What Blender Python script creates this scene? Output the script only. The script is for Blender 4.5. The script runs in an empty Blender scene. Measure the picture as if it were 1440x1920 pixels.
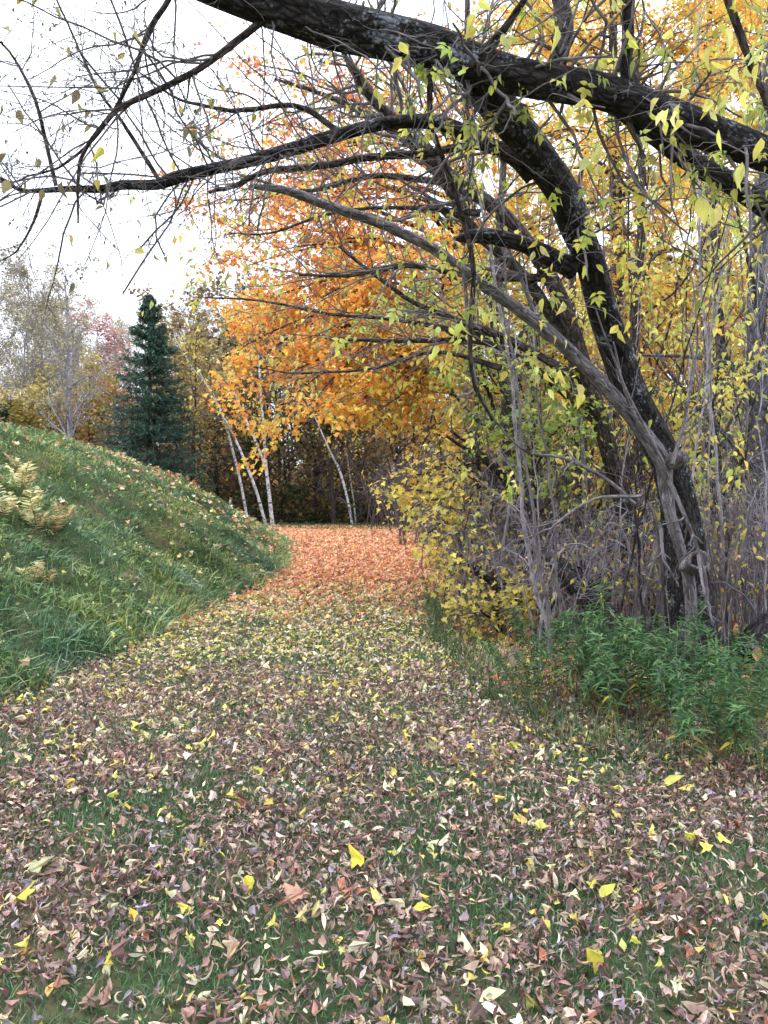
import bpy, math
import numpy as np

rng = np.random.default_rng(11)
SC = bpy.context.scene
COL = SC.collection
F, HZ, CH = 1479.0, 940.0, 1.55          # focal length and horizon row (in photo pixels), eye height in metres


def P(px, py, d):
    """World point seen at a photo position when it stands d metres away."""
    return np.array([(px - 720) / F * d, d, CH - (py - HZ) / F * d])


def lin(r, g, b):
    c = np.array([r, g, b], float) / 255.0
    return np.where(c <= 0.04045, c / 12.92, ((c + 0.055) / 1.055) ** 2.4)


def pal(*cols):
    return np.array([lin(*c) for c in cols])


def nrm(v):
    return v / np.maximum(np.linalg.norm(v, axis=-1, keepdims=True), 1e-9)


# ---------------------------------------------------------------- terrain
_wx = [(0.9, 0.35, 1.3), (0.31, 1.1, 4.0), (1.7, -0.8, 0.2), (2.9, 2.3, 2.2)]


def base_ground(x, y):
    t = np.clip((y - 13.0) / 15.0, 0, 1)
    z = 0.45 * t * t * (3 - 2 * t)
    w = sum(np.sin(a * x + b * y + c) for a, b, c in _wx)
    z = z + 0.012 * w
    far = np.clip((y - 60) / 200, 0, 1)
    return z + 6 * far * far


def hill_raw(x, y):
    xb = -3.4 + 0.062 * y + 0.10 * np.sin(0.9 * y) + .07 * np.sin(2.3 * y + 1) + .05 * np.sin(5.1 * y) + np.interp(y, [17, 19, 22, 25, 28, 34], [0, -.05, -.6, -1.65, -2.9, -5.5])
    s = xb - x
    top = np.interp(y, [-10, 8, 15, 17.5, 19.5, 21.5, 23.5, 25.2, 27, 30], [3.25, 3.2, 3.1, 2.9, 2.55, 1.95, 1.25, 0.7, 0.15, -0.8])
    up = 0.66 * s + 0.10 * np.sin(1.3 * y + 0.7 * s) * np.clip(s, 0, 1) + 0.08 * np.sin(2.9 * y - 1.9 * s) * np.clip(s, 0, 1) + 0.05 * np.sin(5.3 * y + 4.1 * s) * np.clip(s, 0, 1) + .04 * np.sin(3.1 * s - 7.7 * y) * np.clip(s, 0, 1)
    k = 0.55
    h = -k * np.logaddexp(-up / k, -top / k) + 0.02
    lf = np.clip((-x - 16) / 10, 0, 1)
    return h - 3.5 * lf * lf * (3 - 2 * lf) + 0.12


def hill_h(x, y):
    return hill_raw(x, y) + 0.25 * np.clip(y - 14, 0, 12) / 12


def ground(x, y):
    return np.maximum(base_ground(x, y), hill_h(x, y))


def ground_n(x, y):
    e = 0.08
    gx = (ground(x + e, y) - ground(x - e, y)) / (2 * e)
    gy = (ground(x, y + e) - ground(x, y - e)) / (2 * e)
    return nrm(np.stack([-gx, -gy, np.ones_like(gx)], -1))


# ---------------------------------------------------------------- mesh collector
class MB:
    def __init__(self):
        self.v, self.c, self.b, self.l, self.n, self.m, self.s = [], [], [], [], [], [], []
        self.nv = 0

    def raw(self, v, loops, counts, mat=0, col=None, bark=None, smooth=False):
        k = len(v)
        self.v.append(v)
        self.c.append(np.broadcast_to(np.array([.5, .5, .5]) if col is None else col, (k, 3)))
        self.b.append(v if bark is None else bark)
        self.l.append(np.asarray(loops, np.int64) + self.nv)
        self.n.append(np.asarray(counts, np.int64))
        self.m.append(np.full(len(counts), mat))
        self.s.append(np.full(len(counts), smooth))
        self.nv += k

    def scatter(self, protos, pos, R, scale, col, mat=0, smooth=False, var=None):
        n = len(pos)
        if n == 0:
            return
        scale = np.asarray(scale, float)
        if scale.ndim == 0:
            scale = np.full(n, float(scale))
        if scale.ndim == 1:
            scale = np.repeat(scale[:, None], 3, 1)
        if var is None:
            var = rng.integers(0, len(protos), n)
        for q, (pv, pf) in enumerate(protos):
            ix = np.nonzero(var == q)[0]
            if len(ix) == 0:
                continue
            k = len(pv)
            w = pv[None] * scale[ix][:, None, :]
            w = np.einsum('nij,nkj->nki', R[ix], w) + pos[ix][:, None, :]
            lp = np.concatenate([np.array(f) for f in pf])
            ct = np.array([len(f) for f in pf])
            L = (lp[None] + (np.arange(len(ix)) * k)[:, None]).ravel()
            self.raw(w.reshape(-1, 3), L, np.tile(ct, len(ix)), mat, np.repeat(col[ix], k, 0), None, smooth)

    def tubes(self, pts, rad, sides=4, mat=0, col=None, lump=0.0):
        pts = np.asarray(pts, float)
        rad = np.asarray(rad, float)
        if pts.ndim == 2:
            pts, rad = pts[None], rad[None]
        T, n, _ = pts.shape
        if T == 0:
            return
        tan = nrm(np.gradient(pts, axis=1))
        av = nrm(pts[:, -1] - pts[:, 0])
        ref = np.where((np.abs(av[:, 2:3]) > .75), np.array([[.8, .6, 0.]]), np.array([[0., 0., 1.]]))
        b1 = nrm(np.cross(tan, ref[:, None, :]))
        b2 = np.cross(tan, b1)
        th = np.arange(sides) / sides * 2 * math.pi
        ln = np.concatenate([np.zeros((T, 1)), np.cumsum(np.linalg.norm(np.diff(pts, axis=1), axis=2), 1)], 1)
        rr = np.repeat(rad[:, :, None], sides, 2)
        if lump > 0:
            g = np.zeros_like(rr)
            r0 = max(rad.mean(), .02)
            for q in range(9):
                kth = rng.integers(1, 8)
                kv = rng.uniform(.3, 1.3) * (1 + q * .35) / r0 * .35
                g = g + np.sin(kth * th[None, None] + kv * ln[:, :, None] + rng.uniform(0, 6)) / (1 + .2 * q)
            rr = rr * (1 + lump * g * .35)
        v = pts[:, :, None] + rr[..., None] * (np.cos(th)[None, None, :, None] * b1[:, :, None] + np.sin(th)[None, None, :, None] * b2[:, :, None])
        bark = np.stack([np.cos(th)[None, None] * rad[..., None], np.sin(th)[None, None] * rad[..., None], np.repeat(ln[..., None], sides, 2)], -1)
        a = np.arange(T * n * sides).reshape(T, n, sides)
        A, B = a[:, :-1], np.roll(a, -1, 2)[:, :-1]
        C, D = np.roll(a, -1, 2)[:, 1:], a[:, 1:]
        q = np.stack([A, B, C, D], -1).reshape(-1)
        cap = a[:, -1].reshape(-1)
        loops = np.concatenate([q, cap])
        counts = np.concatenate([np.full(len(q) // 4, 4), np.full(T, sides)])
        cc = None
        if col is not None:
            cc = np.asarray(col)
            if cc.ndim == 2:
                cc = np.repeat(cc, n * sides, 0)
        self.raw(v.reshape(-1, 3), loops, counts, mat, cc, bark.reshape(-1, 3), True)

    def build(self, name, mats, parent=None, base=(0, 0, 0)):
        base = np.asarray(base, float)
        v = np.concatenate(self.v) - base
        me = bpy.data.meshes.new(name)
        l = np.concatenate(self.l)
        n = np.concatenate(self.n)
        me.vertices.add(len(v))
        me.vertices.foreach_set('co', v.ravel())
        me.loops.add(len(l))
        me.loops.foreach_set('vertex_index', l.astype(np.int32))
        me.polygons.add(len(n))
        st = np.concatenate([[0], np.cumsum(n)[:-1]])
        me.polygons.foreach_set('loop_start', st.astype(np.int32))
        me.polygons.foreach_set('loop_total', n.astype(np.int32))
        me.polygons.foreach_set('material_index', np.concatenate(self.m).astype(np.int32))
        me.polygons.foreach_set('use_smooth', np.concatenate(self.s))
        ca = me.attributes.new('tint', 'FLOAT_COLOR', 'POINT')
        ca.data.foreach_set('color', np.concatenate([np.concatenate(self.c), np.ones((len(v), 1))], 1).ravel().astype(np.float32))
        ba = me.attributes.new('bark', 'FLOAT_VECTOR', 'POINT')
        ba.data.foreach_set('vector', np.concatenate(self.b).ravel().astype(np.float32))
        me.update(calc_edges=True)
        for m in (mats if isinstance(mats, (list, tuple)) else [mats]):
            me.materials.append(m)
        o = bpy.data.objects.new(name, me)
        COL.objects.link(o)
        if parent is not None:
            o.parent = parent
        else:
            o.location = base
        return o


def thing(name, label, cat, loc=(0, 0, 0), group=None):
    o = bpy.data.objects.new(name, None)
    o.empty_display_size = .2
    COL.objects.link(o)
    o.location = tuple(float(q) for q in loc)
    return tag(o, label, cat, group)


def tag(o, label=None, cat=None, group=None, kind=None):
    if label:
        o['label'] = label
    if cat:
        o['category'] = cat
    if group:
        o['group'] = group
    if kind:
        o['kind'] = kind
    return o


# ---------------------------------------------------------------- materials
def mat(name):
    m = bpy.data.materials.new(name)
    m.use_nodes = True
    nt = m.node_tree
    nt.nodes.clear()
    out = nt.nodes.new('ShaderNodeOutputMaterial')
    return m, nt, out


def N(nt, t, **kw):
    n = nt.nodes.new('ShaderNode' + t)
    for k, v in kw.items():
        if k.startswith('i_'):
            key = k[2:]
            key = int(key) if key.isdigit() else key
            n.inputs[key].default_value = v
        else:
            setattr(n, k, v)
    return n


def leaf_mat(name, trans=.35, rough=.55, spec=.25, vary=.25, scale=9.):
    m, nt, out = mat(name)
    at = N(nt, 'Attribute', attribute_name='tint')
    no = N(nt, 'TexNoise', i_Scale=scale, i_Detail=3.)
    co = N(nt, 'TexCoord')
    nt.links.new(co.outputs['Object'], no.inputs['Vector'])
    mr = N(nt, 'MapRange')
    mr.inputs['To Min'].default_value = 1 - vary
    mr.inputs['To Max'].default_value = 1 + vary
    mr.inputs['From Min'].default_value = .3
    mr.inputs['From Max'].default_value = .7
    nt.links.new(no.outputs[0], mr.inputs['Value'])
    mx = N(nt, 'VectorMath', operation='SCALE')
    nt.links.new(at.outputs['Color'], mx.inputs[0])
    nt.links.new(mr.outputs[0], mx.inputs['Scale'])
    b = N(nt, 'BsdfPrincipled')
    b.inputs['Roughness'].default_value = rough
    b.inputs['Specular IOR Level'].default_value = spec
    tr = N(nt, 'BsdfTranslucent')
    ms = N(nt, 'MixShader')
    ms.inputs[0].default_value = trans
    nt.links.new(mx.outputs[0], b.inputs['Base Color'])
    nt.links.new(mx.outputs[0], tr.inputs['Color'])
    nt.links.new(b.outputs[0], ms.inputs[1])
    nt.links.new(tr.outputs[0], ms.inputs[2])
    nt.links.new(ms.outputs[0], out.inputs[0])
    return m


def bark_mat(name, c1, c2, lichen=None, ridge=1.0, stretch=.3, scale=26., amt=.52, bump=.9, crack=1.):
    m, nt, out = mat(name)
    at = N(nt, 'Attribute', attribute_name='bark')
    mp = N(nt, 'Mapping')
    mp.inputs['Scale'].default_value = (1, 1, stretch)
    wn = N(nt, 'TexNoise', i_Scale=9., i_Detail=2.)
    nt.links.new(at.outputs['Vector'], wn.inputs['Vector'])
    wa = N(nt, 'VectorMath', operation='MULTIPLY_ADD')
    wa.inputs[1].default_value = (.06, .06, .06)
    nt.links.new(wn.outputs['Color'], wa.inputs[0])
    nt.links.new(at.outputs['Vector'], wa.inputs[2])
    nt.links.new(wa.outputs[0], mp.inputs['Vector'])
    n1 = N(nt, 'TexNoise', i_Scale=scale * ridge, i_Detail=6., i_Roughness=.65)
    nt.links.new(mp.outputs[0], n1.inputs['Vector'])
    vo = N(nt, 'TexVoronoi', feature='DISTANCE_TO_EDGE', i_Scale=scale * 1.1)
    nt.links.new(mp.outputs[0], vo.inputs['Vector'])
    r1 = N(nt, 'ValToRGB')
    r1.color_ramp.elements[0].position, r1.color_ramp.elements[1].position = .35, .68
    r1.color_ramp.elements[0].color = (*c1, 1)
    r1.color_ramp.elements[1].color = (*c2, 1)
    nt.links.new(n1.outputs[0], r1.inputs[0])
    colr = r1.outputs[0]
    if lichen is not None:
        n2 = N(nt, 'TexNoise', i_Scale=5., i_Detail=8., i_Roughness=.72)
        nt.links.new(at.outputs['Vector'], n2.inputs['Vector'])
        n3 = N(nt, 'TexNoise', i_Scale=55., i_Detail=4.)
        nt.links.new(at.outputs['Vector'], n3.inputs['Vector'])
        ad = N(nt, 'Math', operation='MULTIPLY_ADD')
        ad.inputs[1].default_value = .45
        nt.links.new(n3.outputs[0], ad.inputs[0])
        nt.links.new(n2.outputs[0], ad.inputs[2])
        r2 = N(nt, 'ValToRGB')
        r2.color_ramp.elements[0].position, r2.color_ramp.elements[1].position = amt + .26, amt + .34
        r2.color_ramp.elements[0].color = (0, 0, 0, 1)
        r2.color_ramp.elements[1].color = (1, 1, 1, 1)
        nt.links.new(ad.outputs[0], r2.inputs[0])
        mx = N(nt, 'Mix', data_type='RGBA')
        nt.links.new(r2.outputs[0], mx.inputs[0])
        nt.links.new(colr, mx.inputs[6])
        mx.inputs[7].default_value = (*lichen, 1)
        colr = mx.outputs[2]
    rc = N(nt, 'ValToRGB')
    rc.color_ramp.elements[0].position, rc.color_ramp.elements[1].position = .02, .2
    rc.color_ramp.elements[0].color = (.32, .3, .3, 1)
    rc.color_ramp.elements[1].color = (1.12, 1.12, 1.12, 1)
    nt.links.new(vo.outputs[0], rc.inputs[0])
    mc = N(nt, 'Mix', data_type='RGBA', blend_type='MULTIPLY')
    mc.inputs[0].default_value = crack
    nt.links.new(colr, mc.inputs[6])
    nt.links.new(rc.outputs[0], mc.inputs[7])
    colr = mc.outputs[2]
    b = N(nt, 'BsdfPrincipled')
    b.inputs['Roughness'].default_value = .85
    b.inputs['Specular IOR Level'].default_value = .2
    nt.links.new(colr, b.inputs['Base Color'])
    ad2 = N(nt, 'Math', operation='MULTIPLY_ADD')
    ad2.inputs[1].default_value = .8
    nt.links.new(vo.outputs[0], ad2.inputs[0])
    nt.links.new(n1.outputs[0], ad2.inputs[2])
    bp = N(nt, 'Bump')
    bp.inputs['Strength'].default_value = bump
    bp.inputs['Distance'].default_value = .035
    nt.links.new(ad2.outputs[0], bp.inputs['Height'])
    nt.links.new(bp.outputs[0], b.inputs['Normal'])
    nt.links.new(b.outputs[0], out.inputs[0])
    return m


def birch_mat():
    m, nt, out = mat('birch_bark')
    at = N(nt, 'Attribute', attribute_name='bark')
    mp = N(nt, 'Mapping')
    mp.inputs['Scale'].default_value = (3, 3, 5)
    nt.links.new(at.outputs['Vector'], mp.inputs['Vector'])
    n1 = N(nt, 'TexNoise', i_Scale=2.2, i_Detail=5., i_Roughness=.7)
    nt.links.new(mp.outputs[0], n1.inputs['Vector'])
    r = N(nt, 'ValToRGB')
    r.color_ramp.elements[0].position, r.color_ramp.elements[1].position = .41, .5
    r.color_ramp.elements[0].color = (.04, .035, .035, 1)
    r.color_ramp.elements[1].color = (.62, .6, .6, 1)
    nt.links.new(n1.outputs[0], r.inputs[0])
    b = N(nt, 'BsdfPrincipled')
    b.inputs['Roughness'].default_value = .7
    nt.links.new(r.outputs[0], b.inputs['Base Color'])
    nt.links.new(b.outputs[0], out.inputs[0])
    return m


def soil_mat(name, cols, s1=1.2, s2=22.):
    m, nt, out = mat(name)
    co = N(nt, 'TexCoord')
    n1 = N(nt, 'TexNoise', i_Scale=s1, i_Detail=6., i_Roughness=.65)
    n2 = N(nt, 'TexNoise', i_Scale=s2, i_Detail=6., i_Roughness=.7)
    nt.links.new(co.outputs['Object'], n1.inputs['Vector'])
    nt.links.new(co.outputs['Object'], n2.inputs['Vector'])
    ad = N(nt, 'Math', operation='MULTIPLY_ADD')
    ad.inputs[1].default_value = .6
    nt.links.new(n2.outputs[0], ad.inputs[0])
    nt.links.new(n1.outputs[0], ad.inputs[2])
    r = N(nt, 'ValToRGB')
    e = r.color_ramp.elements
    e[0].position, e[1].position = .55, 1.05
    e[0].color, e[1].color = (*cols[0], 1), (*cols[-1], 1)
    for i, c in enumerate(cols[1:-1]):
        q = e.new(.55 + .5 * (i + 1) / (len(cols) - 1))
        q.color = (*c, 1)
    nt.links.new(ad.outputs[0], r.inputs[0])
    b = N(nt, 'BsdfPrincipled')
    b.inputs['Roughness'].default_value = .95
    b.inputs['Specular IOR Level'].default_value = .1
    nt.links.new(r.outputs[0], b.inputs['Base Color'])
    bp = N(nt, 'Bump')
    bp.inputs['Strength'].default_value = .8
    bp.inputs['Distance'].default_value = .03
    nt.links.new(n2.outputs[0], bp.inputs['Height'])
    nt.links.new(bp.outputs[0], b.inputs['Normal'])
    nt.links.new(b.outputs[0], out.inputs[0])
    return m


M_LEAF = leaf_mat('leaf', .42)
M_LITTER = leaf_mat('litter', .12, .6, .35, .3, 30.)
M_GRASS = leaf_mat('grass_blade', .25, .5, .3, .2, 6.)
M_NEEDLE = leaf_mat('needle', .1, .6, .2, .2, 3.)
M_BARK = bark_mat('dark_bark', lin(26, 23, 23), lin(74, 68, 66), lin(132, 138, 148), amt=.515)
M_BARK2 = bark_mat('brown_bark', lin(44, 38, 36), lin(108, 96, 90), lin(120, 124, 128), amt=.6)
M_DEAD = bark_mat('weathered_wood', lin(78, 70, 70), lin(160, 152, 156), lin(184, 180, 184), 1., .2, 30., amt=.56, bump=.8, crack=.45)
M_TWIG = bark_mat('twig_bark', lin(80, 73, 74), lin(138, 130, 132), None, crack=0., bump=.3)
M_GREY = bark_mat('grey_bark', lin(112, 106, 110), lin(192, 184, 190), lin(198, 198, 204), amt=.55, crack=.1)
M_PURP = bark_mat('purple_twig', lin(62, 54, 58), lin(108, 96, 102), None, crack=0., bump=.3)
M_BLUE = bark_mat('slate_bark', lin(66, 64, 70), lin(122, 120, 130), None, crack=.6)
M_PALE = bark_mat('pale_bark', lin(110, 108, 118), lin(190, 188, 198), None, crack=.1)
M_BIRCH = birch_mat()
M_LAWN = soil_mat('lawn_soil', [lin(46, 62, 40), lin(66, 78, 52), lin(104, 92, 72)])
M_HILL = soil_mat('hill_soil', [lin(46, 62, 42), lin(72, 88, 58), lin(112, 102, 78)])

# ---------------------------------------------------------------- leaf prototypes


def maple_proto(fold=.15, droop=.15):
    h = [(0, .05), (.17, -.09), (.38, -.01), (.3, .16), (.6, .36), (.45, .5), (.2, .54), (.2, .76), (0, 1.02)]
    pts, idx = [], []
    for x, y in h:
        pts.append((x, y, fold * abs(x) - droop * y * y))
    for x, y in h[1:-1]:
        pts.append((-x, y, fold * abs(x) - droop * y * y))
    q = len(h)
    f1 = list(range(q))
    f2 = [0, q - 1] + list(range(2 * q - 3, q - 1, -1))
    return np.array(pts), [f1, f2]


def ovate_proto(w=.26, fold=.12, droop=.3, rows=(0, .2, .45, .75, 1), wp=(0.02, .8, 1., .5, .0)):
    pts, f = [], []
    for t, q in zip(rows, wp):
        z = -droop * t * t
        for s in (-1, 0, 1):
            pts.append((s * w * q, t, z + (fold * q if s else 0)))
    for i in range(len(rows) - 1):
        for j in (0, 1):
            a = i * 3 + j
            f.append([a, a + 1, a + 4, a + 3])
    return np.array(pts), f


def low_proto(w=.42, fold=.12):
    return np.array([(0, 0, 0), (w, .42, fold), (0, 1, -.1), (-w, .42, fold)]), [[0, 1, 2], [0, 2, 3]]


def curl_proto(w, ang, cross, twist=0.):
    rows = 6
    wp = [.12, .75, 1, .9, .55, .05]
    pts, f = [], []
    y = z = 0.
    a = -ang * .3
    for i in range(rows):
        t = i / (rows - 1)
        if i:
            a += ang / (rows - 1)
            y += math.cos(a) / (rows - 1)
            z += math.sin(a) / (rows - 1)
        nx, nz = -math.sin(a), math.cos(a)
        for s in (-1, 0, 1):
            ca = cross * (1 if s else 0)
            lx = s * w * wp[i] * math.cos(ca)
            lz = abs(s) * w * wp[i] * math.sin(ca)
            tw = twist * (t - .5)
            X = lx * math.cos(tw) - lz * math.sin(tw) * (s or 1)
            Zl = lz + lx * math.sin(tw)
            pts.append((X, y - .4 + nx * Zl, z + nz * Zl))
    for i in range(rows - 1):
        for j in (0, 1):
            b = i * 3 + j
            f.append([b, b + 1, b + 4, b + 3])
    p = np.array(pts)
    p[:, 2] -= p[:, 2].min()
    return p, f


def blade_proto(w, bend, rows=4):
    pts, f = [], []
    for i in range(rows):
        t = i / (rows - 1)
        ww = w * (1 - .9 * t ** 1.5)
        pts += [(-ww, bend * t * t, t * (1 - .35 * abs(bend) * t)), (ww, bend * t * t, t * (1 - .35 * abs(bend) * t))]
    for i in range(rows - 1):
        f.append([2 * i, 2 * i + 1, 2 * i + 3, 2 * i + 2])
    return np.array(pts), f


def compound_proto():
    """Three leaflets on one stalk."""
    V, Fc = [], []
    for ang, y0, s in ((0, .12, 1.), (1.0, .06, .8), (-1.05, .04, .85), (1.5, -.35, .75), (-1.4, -.38, .75)):
        pv, pf = ovate_proto(.24, .1, .4)
        ca, sa = math.cos(ang), math.sin(ang)
        w = pv * s
        q = np.stack([w[:, 0] * ca + w[:, 1] * sa, -w[:, 0] * sa + w[:, 1] * ca + y0, w[:, 2] - abs(ang) * .05], 1)
        k = sum(len(a) for a in V)
        V.append(q)
        Fc += [[i + k for i in ff] for ff in pf]
    v = np.concatenate(V)
    v[:, 1] += .4
    return v, Fc


MAPLE = [maple_proto(.15, .15), maple_proto(.35, .3), maple_proto(-.2, .25), maple_proto(.5, -.1)]
LOW = [low_proto(.42, .12), low_proto(.36, .3), low_proto(.5, -.15)]
OVATE = [ovate_proto(.24, .1, .2), ovate_proto(.28, .18, .4), ovate_proto(.2, .2, .7), ovate_proto(.26, -.08, .1)]
TRIO = [compound_proto()]
CURL = [curl_proto(.14, 1.5, .7, .4), curl_proto(.12, 2.8, 1., .8), curl_proto(.15, -1.1, .6, -.9), curl_proto(.1, 4.4, 1.2, 1.2),
        curl_proto(.19, .9, .5, .8), curl_proto(.12, -2.2, .9, -1.4), curl_proto(.09, 1.8, 1.3, 1.8), curl_proto(.14, 3.4, .8, -1.1), curl_proto(.07, 3., .4, 1.5), curl_proto(.11, -3.2, 1., .7)]
LITM = [maple_proto(.35, .1), maple_proto(-.4, -.3), maple_proto(.6, .5), maple_proto(.2, -.5)]


def crumple_proto():
    pv, pf = maple_proto(rng.uniform(.2, .9) * rng.choice([-1, 1]), rng.uniform(-.6, .6))
    pv = pv * np.array([rng.uniform(.5, 1.), rng.uniform(.75, 1.), 1.]) + rng.normal(0, .06, pv.shape)
    tw = rng.uniform(-1.2, 1.2) * (pv[:, 1] - .5)
    x, z = pv[:, 0].copy(), pv[:, 2].copy()
    pv[:, 0], pv[:, 2] = x * np.cos(tw) - z * np.sin(tw), x * np.sin(tw) + z * np.cos(tw)
    pv[:, 1] -= .5
    pv[:, 2] -= pv[:, 2].min()
    return pv, pf


def scrap_proto():
    """A torn, half flattened piece of leaf."""
    k = 7
    a = np.sort(rng.uniform(0, 6.28, k))
    r = rng.uniform(.25, .6, k)
    ph = rng.uniform(0, 6.28)
    p = np.stack([np.cos(a) * r * rng.uniform(.45, .8), np.sin(a) * r, .12 * np.sin(a * 2 + ph) + .1], -1)
    p = np.concatenate([[[0, 0, rng.uniform(-.05, .12)]], p])
    return p, [[0, i + 1, (i + 1) % k + 1] for i in range(k)]


CRUM = [crumple_proto() for q in range(9)]
SCRAP = [scrap_proto() for q in range(7)]
BLADE = [blade_proto(.035, .2), blade_proto(.03, .55), blade_proto(.04, .9), blade_proto(.03, 1.25)]
BLADES = [blade_proto(.05, .25, 3), blade_proto(.045, .7, 3)]
NARROW = [ovate_proto(.11, .05, .25), ovate_proto(.12, .08, .5), ovate_proto(.1, .1, .9)]


def R_ypr(yaw, pitch, roll):
    cy, sy, cp, sp, cr, sr = np.cos(yaw), np.sin(yaw), np.cos(pitch), np.sin(pitch), np.cos(roll), np.sin(roll)
    z, o = np.zeros_like(cy), np.ones_like(cy)
    Rz = np.stack([cy, -sy, z, sy, cy, z, z, z, o], -1).reshape(-1, 3, 3)
    Rx = np.stack([o, z, z, z, cp, -sp, z, sp, cp], -1).reshape(-1, 3, 3)
    Ry = np.stack([cr, z, sr, z, o, z, -sr, z, cr], -1).reshape(-1, 3, 3)
    return Rz @ Rx @ Ry


def R_axis(y, up):
    y = nrm(y)
    x = nrm(np.cross(y, up))
    z = np.cross(x, y)
    return np.stack([x, y, z], -1)


def R_norm(n, yaw):
    """Frames whose z axis is n, turned by yaw."""
    t = np.stack([np.cos(yaw), np.sin(yaw), np.zeros_like(yaw)], -1)
    x = nrm(t - np.sum(t * n, -1, keepdims=True) * n)
    y = np.cross(n, x)
    return np.stack([x, y, n], -1)


def pick(p, n, w=None, jit=.18, hue=.05):
    w = None if w is None else np.array(w, float) / np.sum(w)
    c = p[rng.choice(len(p), n, p=w)]
    c = c * np.exp(rng.normal(0, jit, (n, 1))) * np.exp(rng.normal(0, hue, (n, 3)))
    return np.clip(c, .003, .9)


# ---------------------------------------------------------------- growth
def cat(pts, n):
    """Catmull-Rom resampling of rows (any columns)."""
    p = np.asarray(pts, float)
    p = np.concatenate([[2 * p[0] - p[1]], p, [2 * p[-1] - p[-2]]])
    m = len(p) - 3
    t = np.linspace(0, m - 1e-6, n)
    i = t.astype(int)
    f = (t - i)[:, None]
    a, b, c, d = p[i], p[i + 1], p[i + 2], p[i + 3]
    return .5 * (2 * b + (c - a) * f + (2 * a - 5 * b + 4 * c - d) * f ** 2 + (3 * b - a - 3 * c + d) * f ** 3)


def pix(rows, n=40, wig=0.0):
    """A limb through photo positions: rows of (px, py, distance, width in px) -> points, radii."""
    q = cat(rows, n)
    pts = np.stack([(q[:, 0] - 720) / F * q[:, 2], q[:, 2], CH - (q[:, 1] - HZ) / F * q[:, 2]], -1)
    if wig:
        pts = pts + np.cumsum(rng.normal(0, wig, pts.shape), 0) * np.linspace(0, 1, n)[:, None] * .5
    return pts, np.maximum(q[:, 3], .8) / 2 / F * q[:, 2]


def spawn(par, prad, k, t0, t1, ang, ln, rr, m, wig=.12, up=0., flat=0., rel=True, lift=0., rmin=.0012, tip=.35):
    par = np.asarray(par)
    prad = np.asarray(prad)
    if par.ndim == 2:
        par, prad = par[None], prad[None]
    T, n, _ = par.shape
    if T == 0 or k == 0:
        return np.zeros((0, m, 3)), np.zeros((0, m))
    kk = rng.poisson(k, T) if not isinstance(k, int) else np.full(T, k)
    idx = np.repeat(np.arange(T), kk)
    C = len(idx)
    u = rng.uniform(t0, t1, C)
    t = u * (n - 1)
    i = np.clip(t.astype(int), 0, n - 2)
    f = (t - i)[:, None]
    p0 = par[idx, i] * (1 - f) + par[idx, i + 1] * f
    r0 = prad[idx, i] * (1 - f[:, 0]) + prad[idx, i + 1] * f[:, 0]
    tan = nrm(par[idx, i + 1] - par[idx, i])
    rnd = rng.normal(size=(C, 3))
    rnd[:, 2] *= (1 - flat)
    perp = nrm(rnd - np.sum(rnd * tan, 1, keepdims=True) * tan)
    a = rng.uniform(ang[0], ang[1], C)[:, None]
    d = np.cos(a) * tan + np.sin(a) * perp
    d[:, 2] += up
    d = nrm(d)
    L = rng.uniform(ln[0], ln[1], C)
    if rel:
        plen = np.sum(np.linalg.norm(np.diff(par, axis=1), axis=2), 1)
        L = L * plen[idx] * (1.15 - .6 * u)
    w = np.cumsum(rng.normal(0, wig, (C, m - 1, 3)), 1)
    D = d[:, None, :] + w
    D[:, :, 2] += lift * np.linspace(0, 1, m - 1)[None]
    D = nrm(D)
    pts = np.concatenate([p0[:, None], p0[:, None] + np.cumsum(D * (L / (m - 1))[:, None, None], 1)], 1)
    rb = np.maximum(r0 * rr, rmin)
    rad = rb[:, None] * np.linspace(1, tip, m)[None]
    return pts, np.maximum(rad, rmin * .6)


def on(par, k, t0=.3, t1=1., jit=.03):
    par = np.asarray(par)
    if par.ndim == 2:
        par = par[None]
    T, n, _ = par.shape
    if T == 0:
        return np.zeros((0, 3)), np.zeros((0, 3))
    kk = rng.poisson(k, T)
    idx = np.repeat(np.arange(T), kk)
    t = rng.uniform(t0, t1, len(idx)) * (n - 1)
    i = np.clip(t.astype(int), 0, n - 2)
    f = (t - i)[:, None]
    p = par[idx, i] * (1 - f) + par[idx, i + 1] * f
    return p + rng.normal(0, jit, p.shape), nrm(par[idx, i + 1] - par[idx, i])


def leaf_frames(d, along=.5, down=.5, spread=.8, tilt=.5):
    n = len(d)
    y = d * along + rng.normal(0, spread, (n, 3)) * np.array([1, 1, .5])
    y[:, 2] -= down
    up = np.array([0, 0, 1.]) + rng.normal(0, tilt, (n, 3))
    return R_axis(y, up)


def leaves(mb, par, k, size, colours, w=None, protos=MAPLE, mat=1, t0=.2, jit=.04, down=.5, tilt=.5, spread=.8, cjit=.18, along=.5):
    p, d = on(par, k, t0, 1., jit)
    n = len(p)
    if n:
        mb.scatter(protos, p, leaf_frames(d, along, down, spread, tilt), rng.uniform(size[0], size[1], n), pick(colours, n, w, cjit), mat)
    return n


# ================================================================= GROUND AND HILL
def sheet(name, xs, ys, hf, m):
    X, Y = np.meshgrid(xs, ys)
    Z = hf(X, Y)
    v = np.stack([X, Y, Z], -1).reshape(-1, 3)
    a = np.arange(len(v)).reshape(len(ys), len(xs))
    q = np.stack([a[:-1, :-1], a[:-1, 1:], a[1:, 1:], a[1:, :-1]], -1).reshape(-1)
    mb = MB()
    mb.raw(v, q, np.full(len(q) // 4, 4), smooth=True)
    o = mb.build(name, m)
    return o


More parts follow.
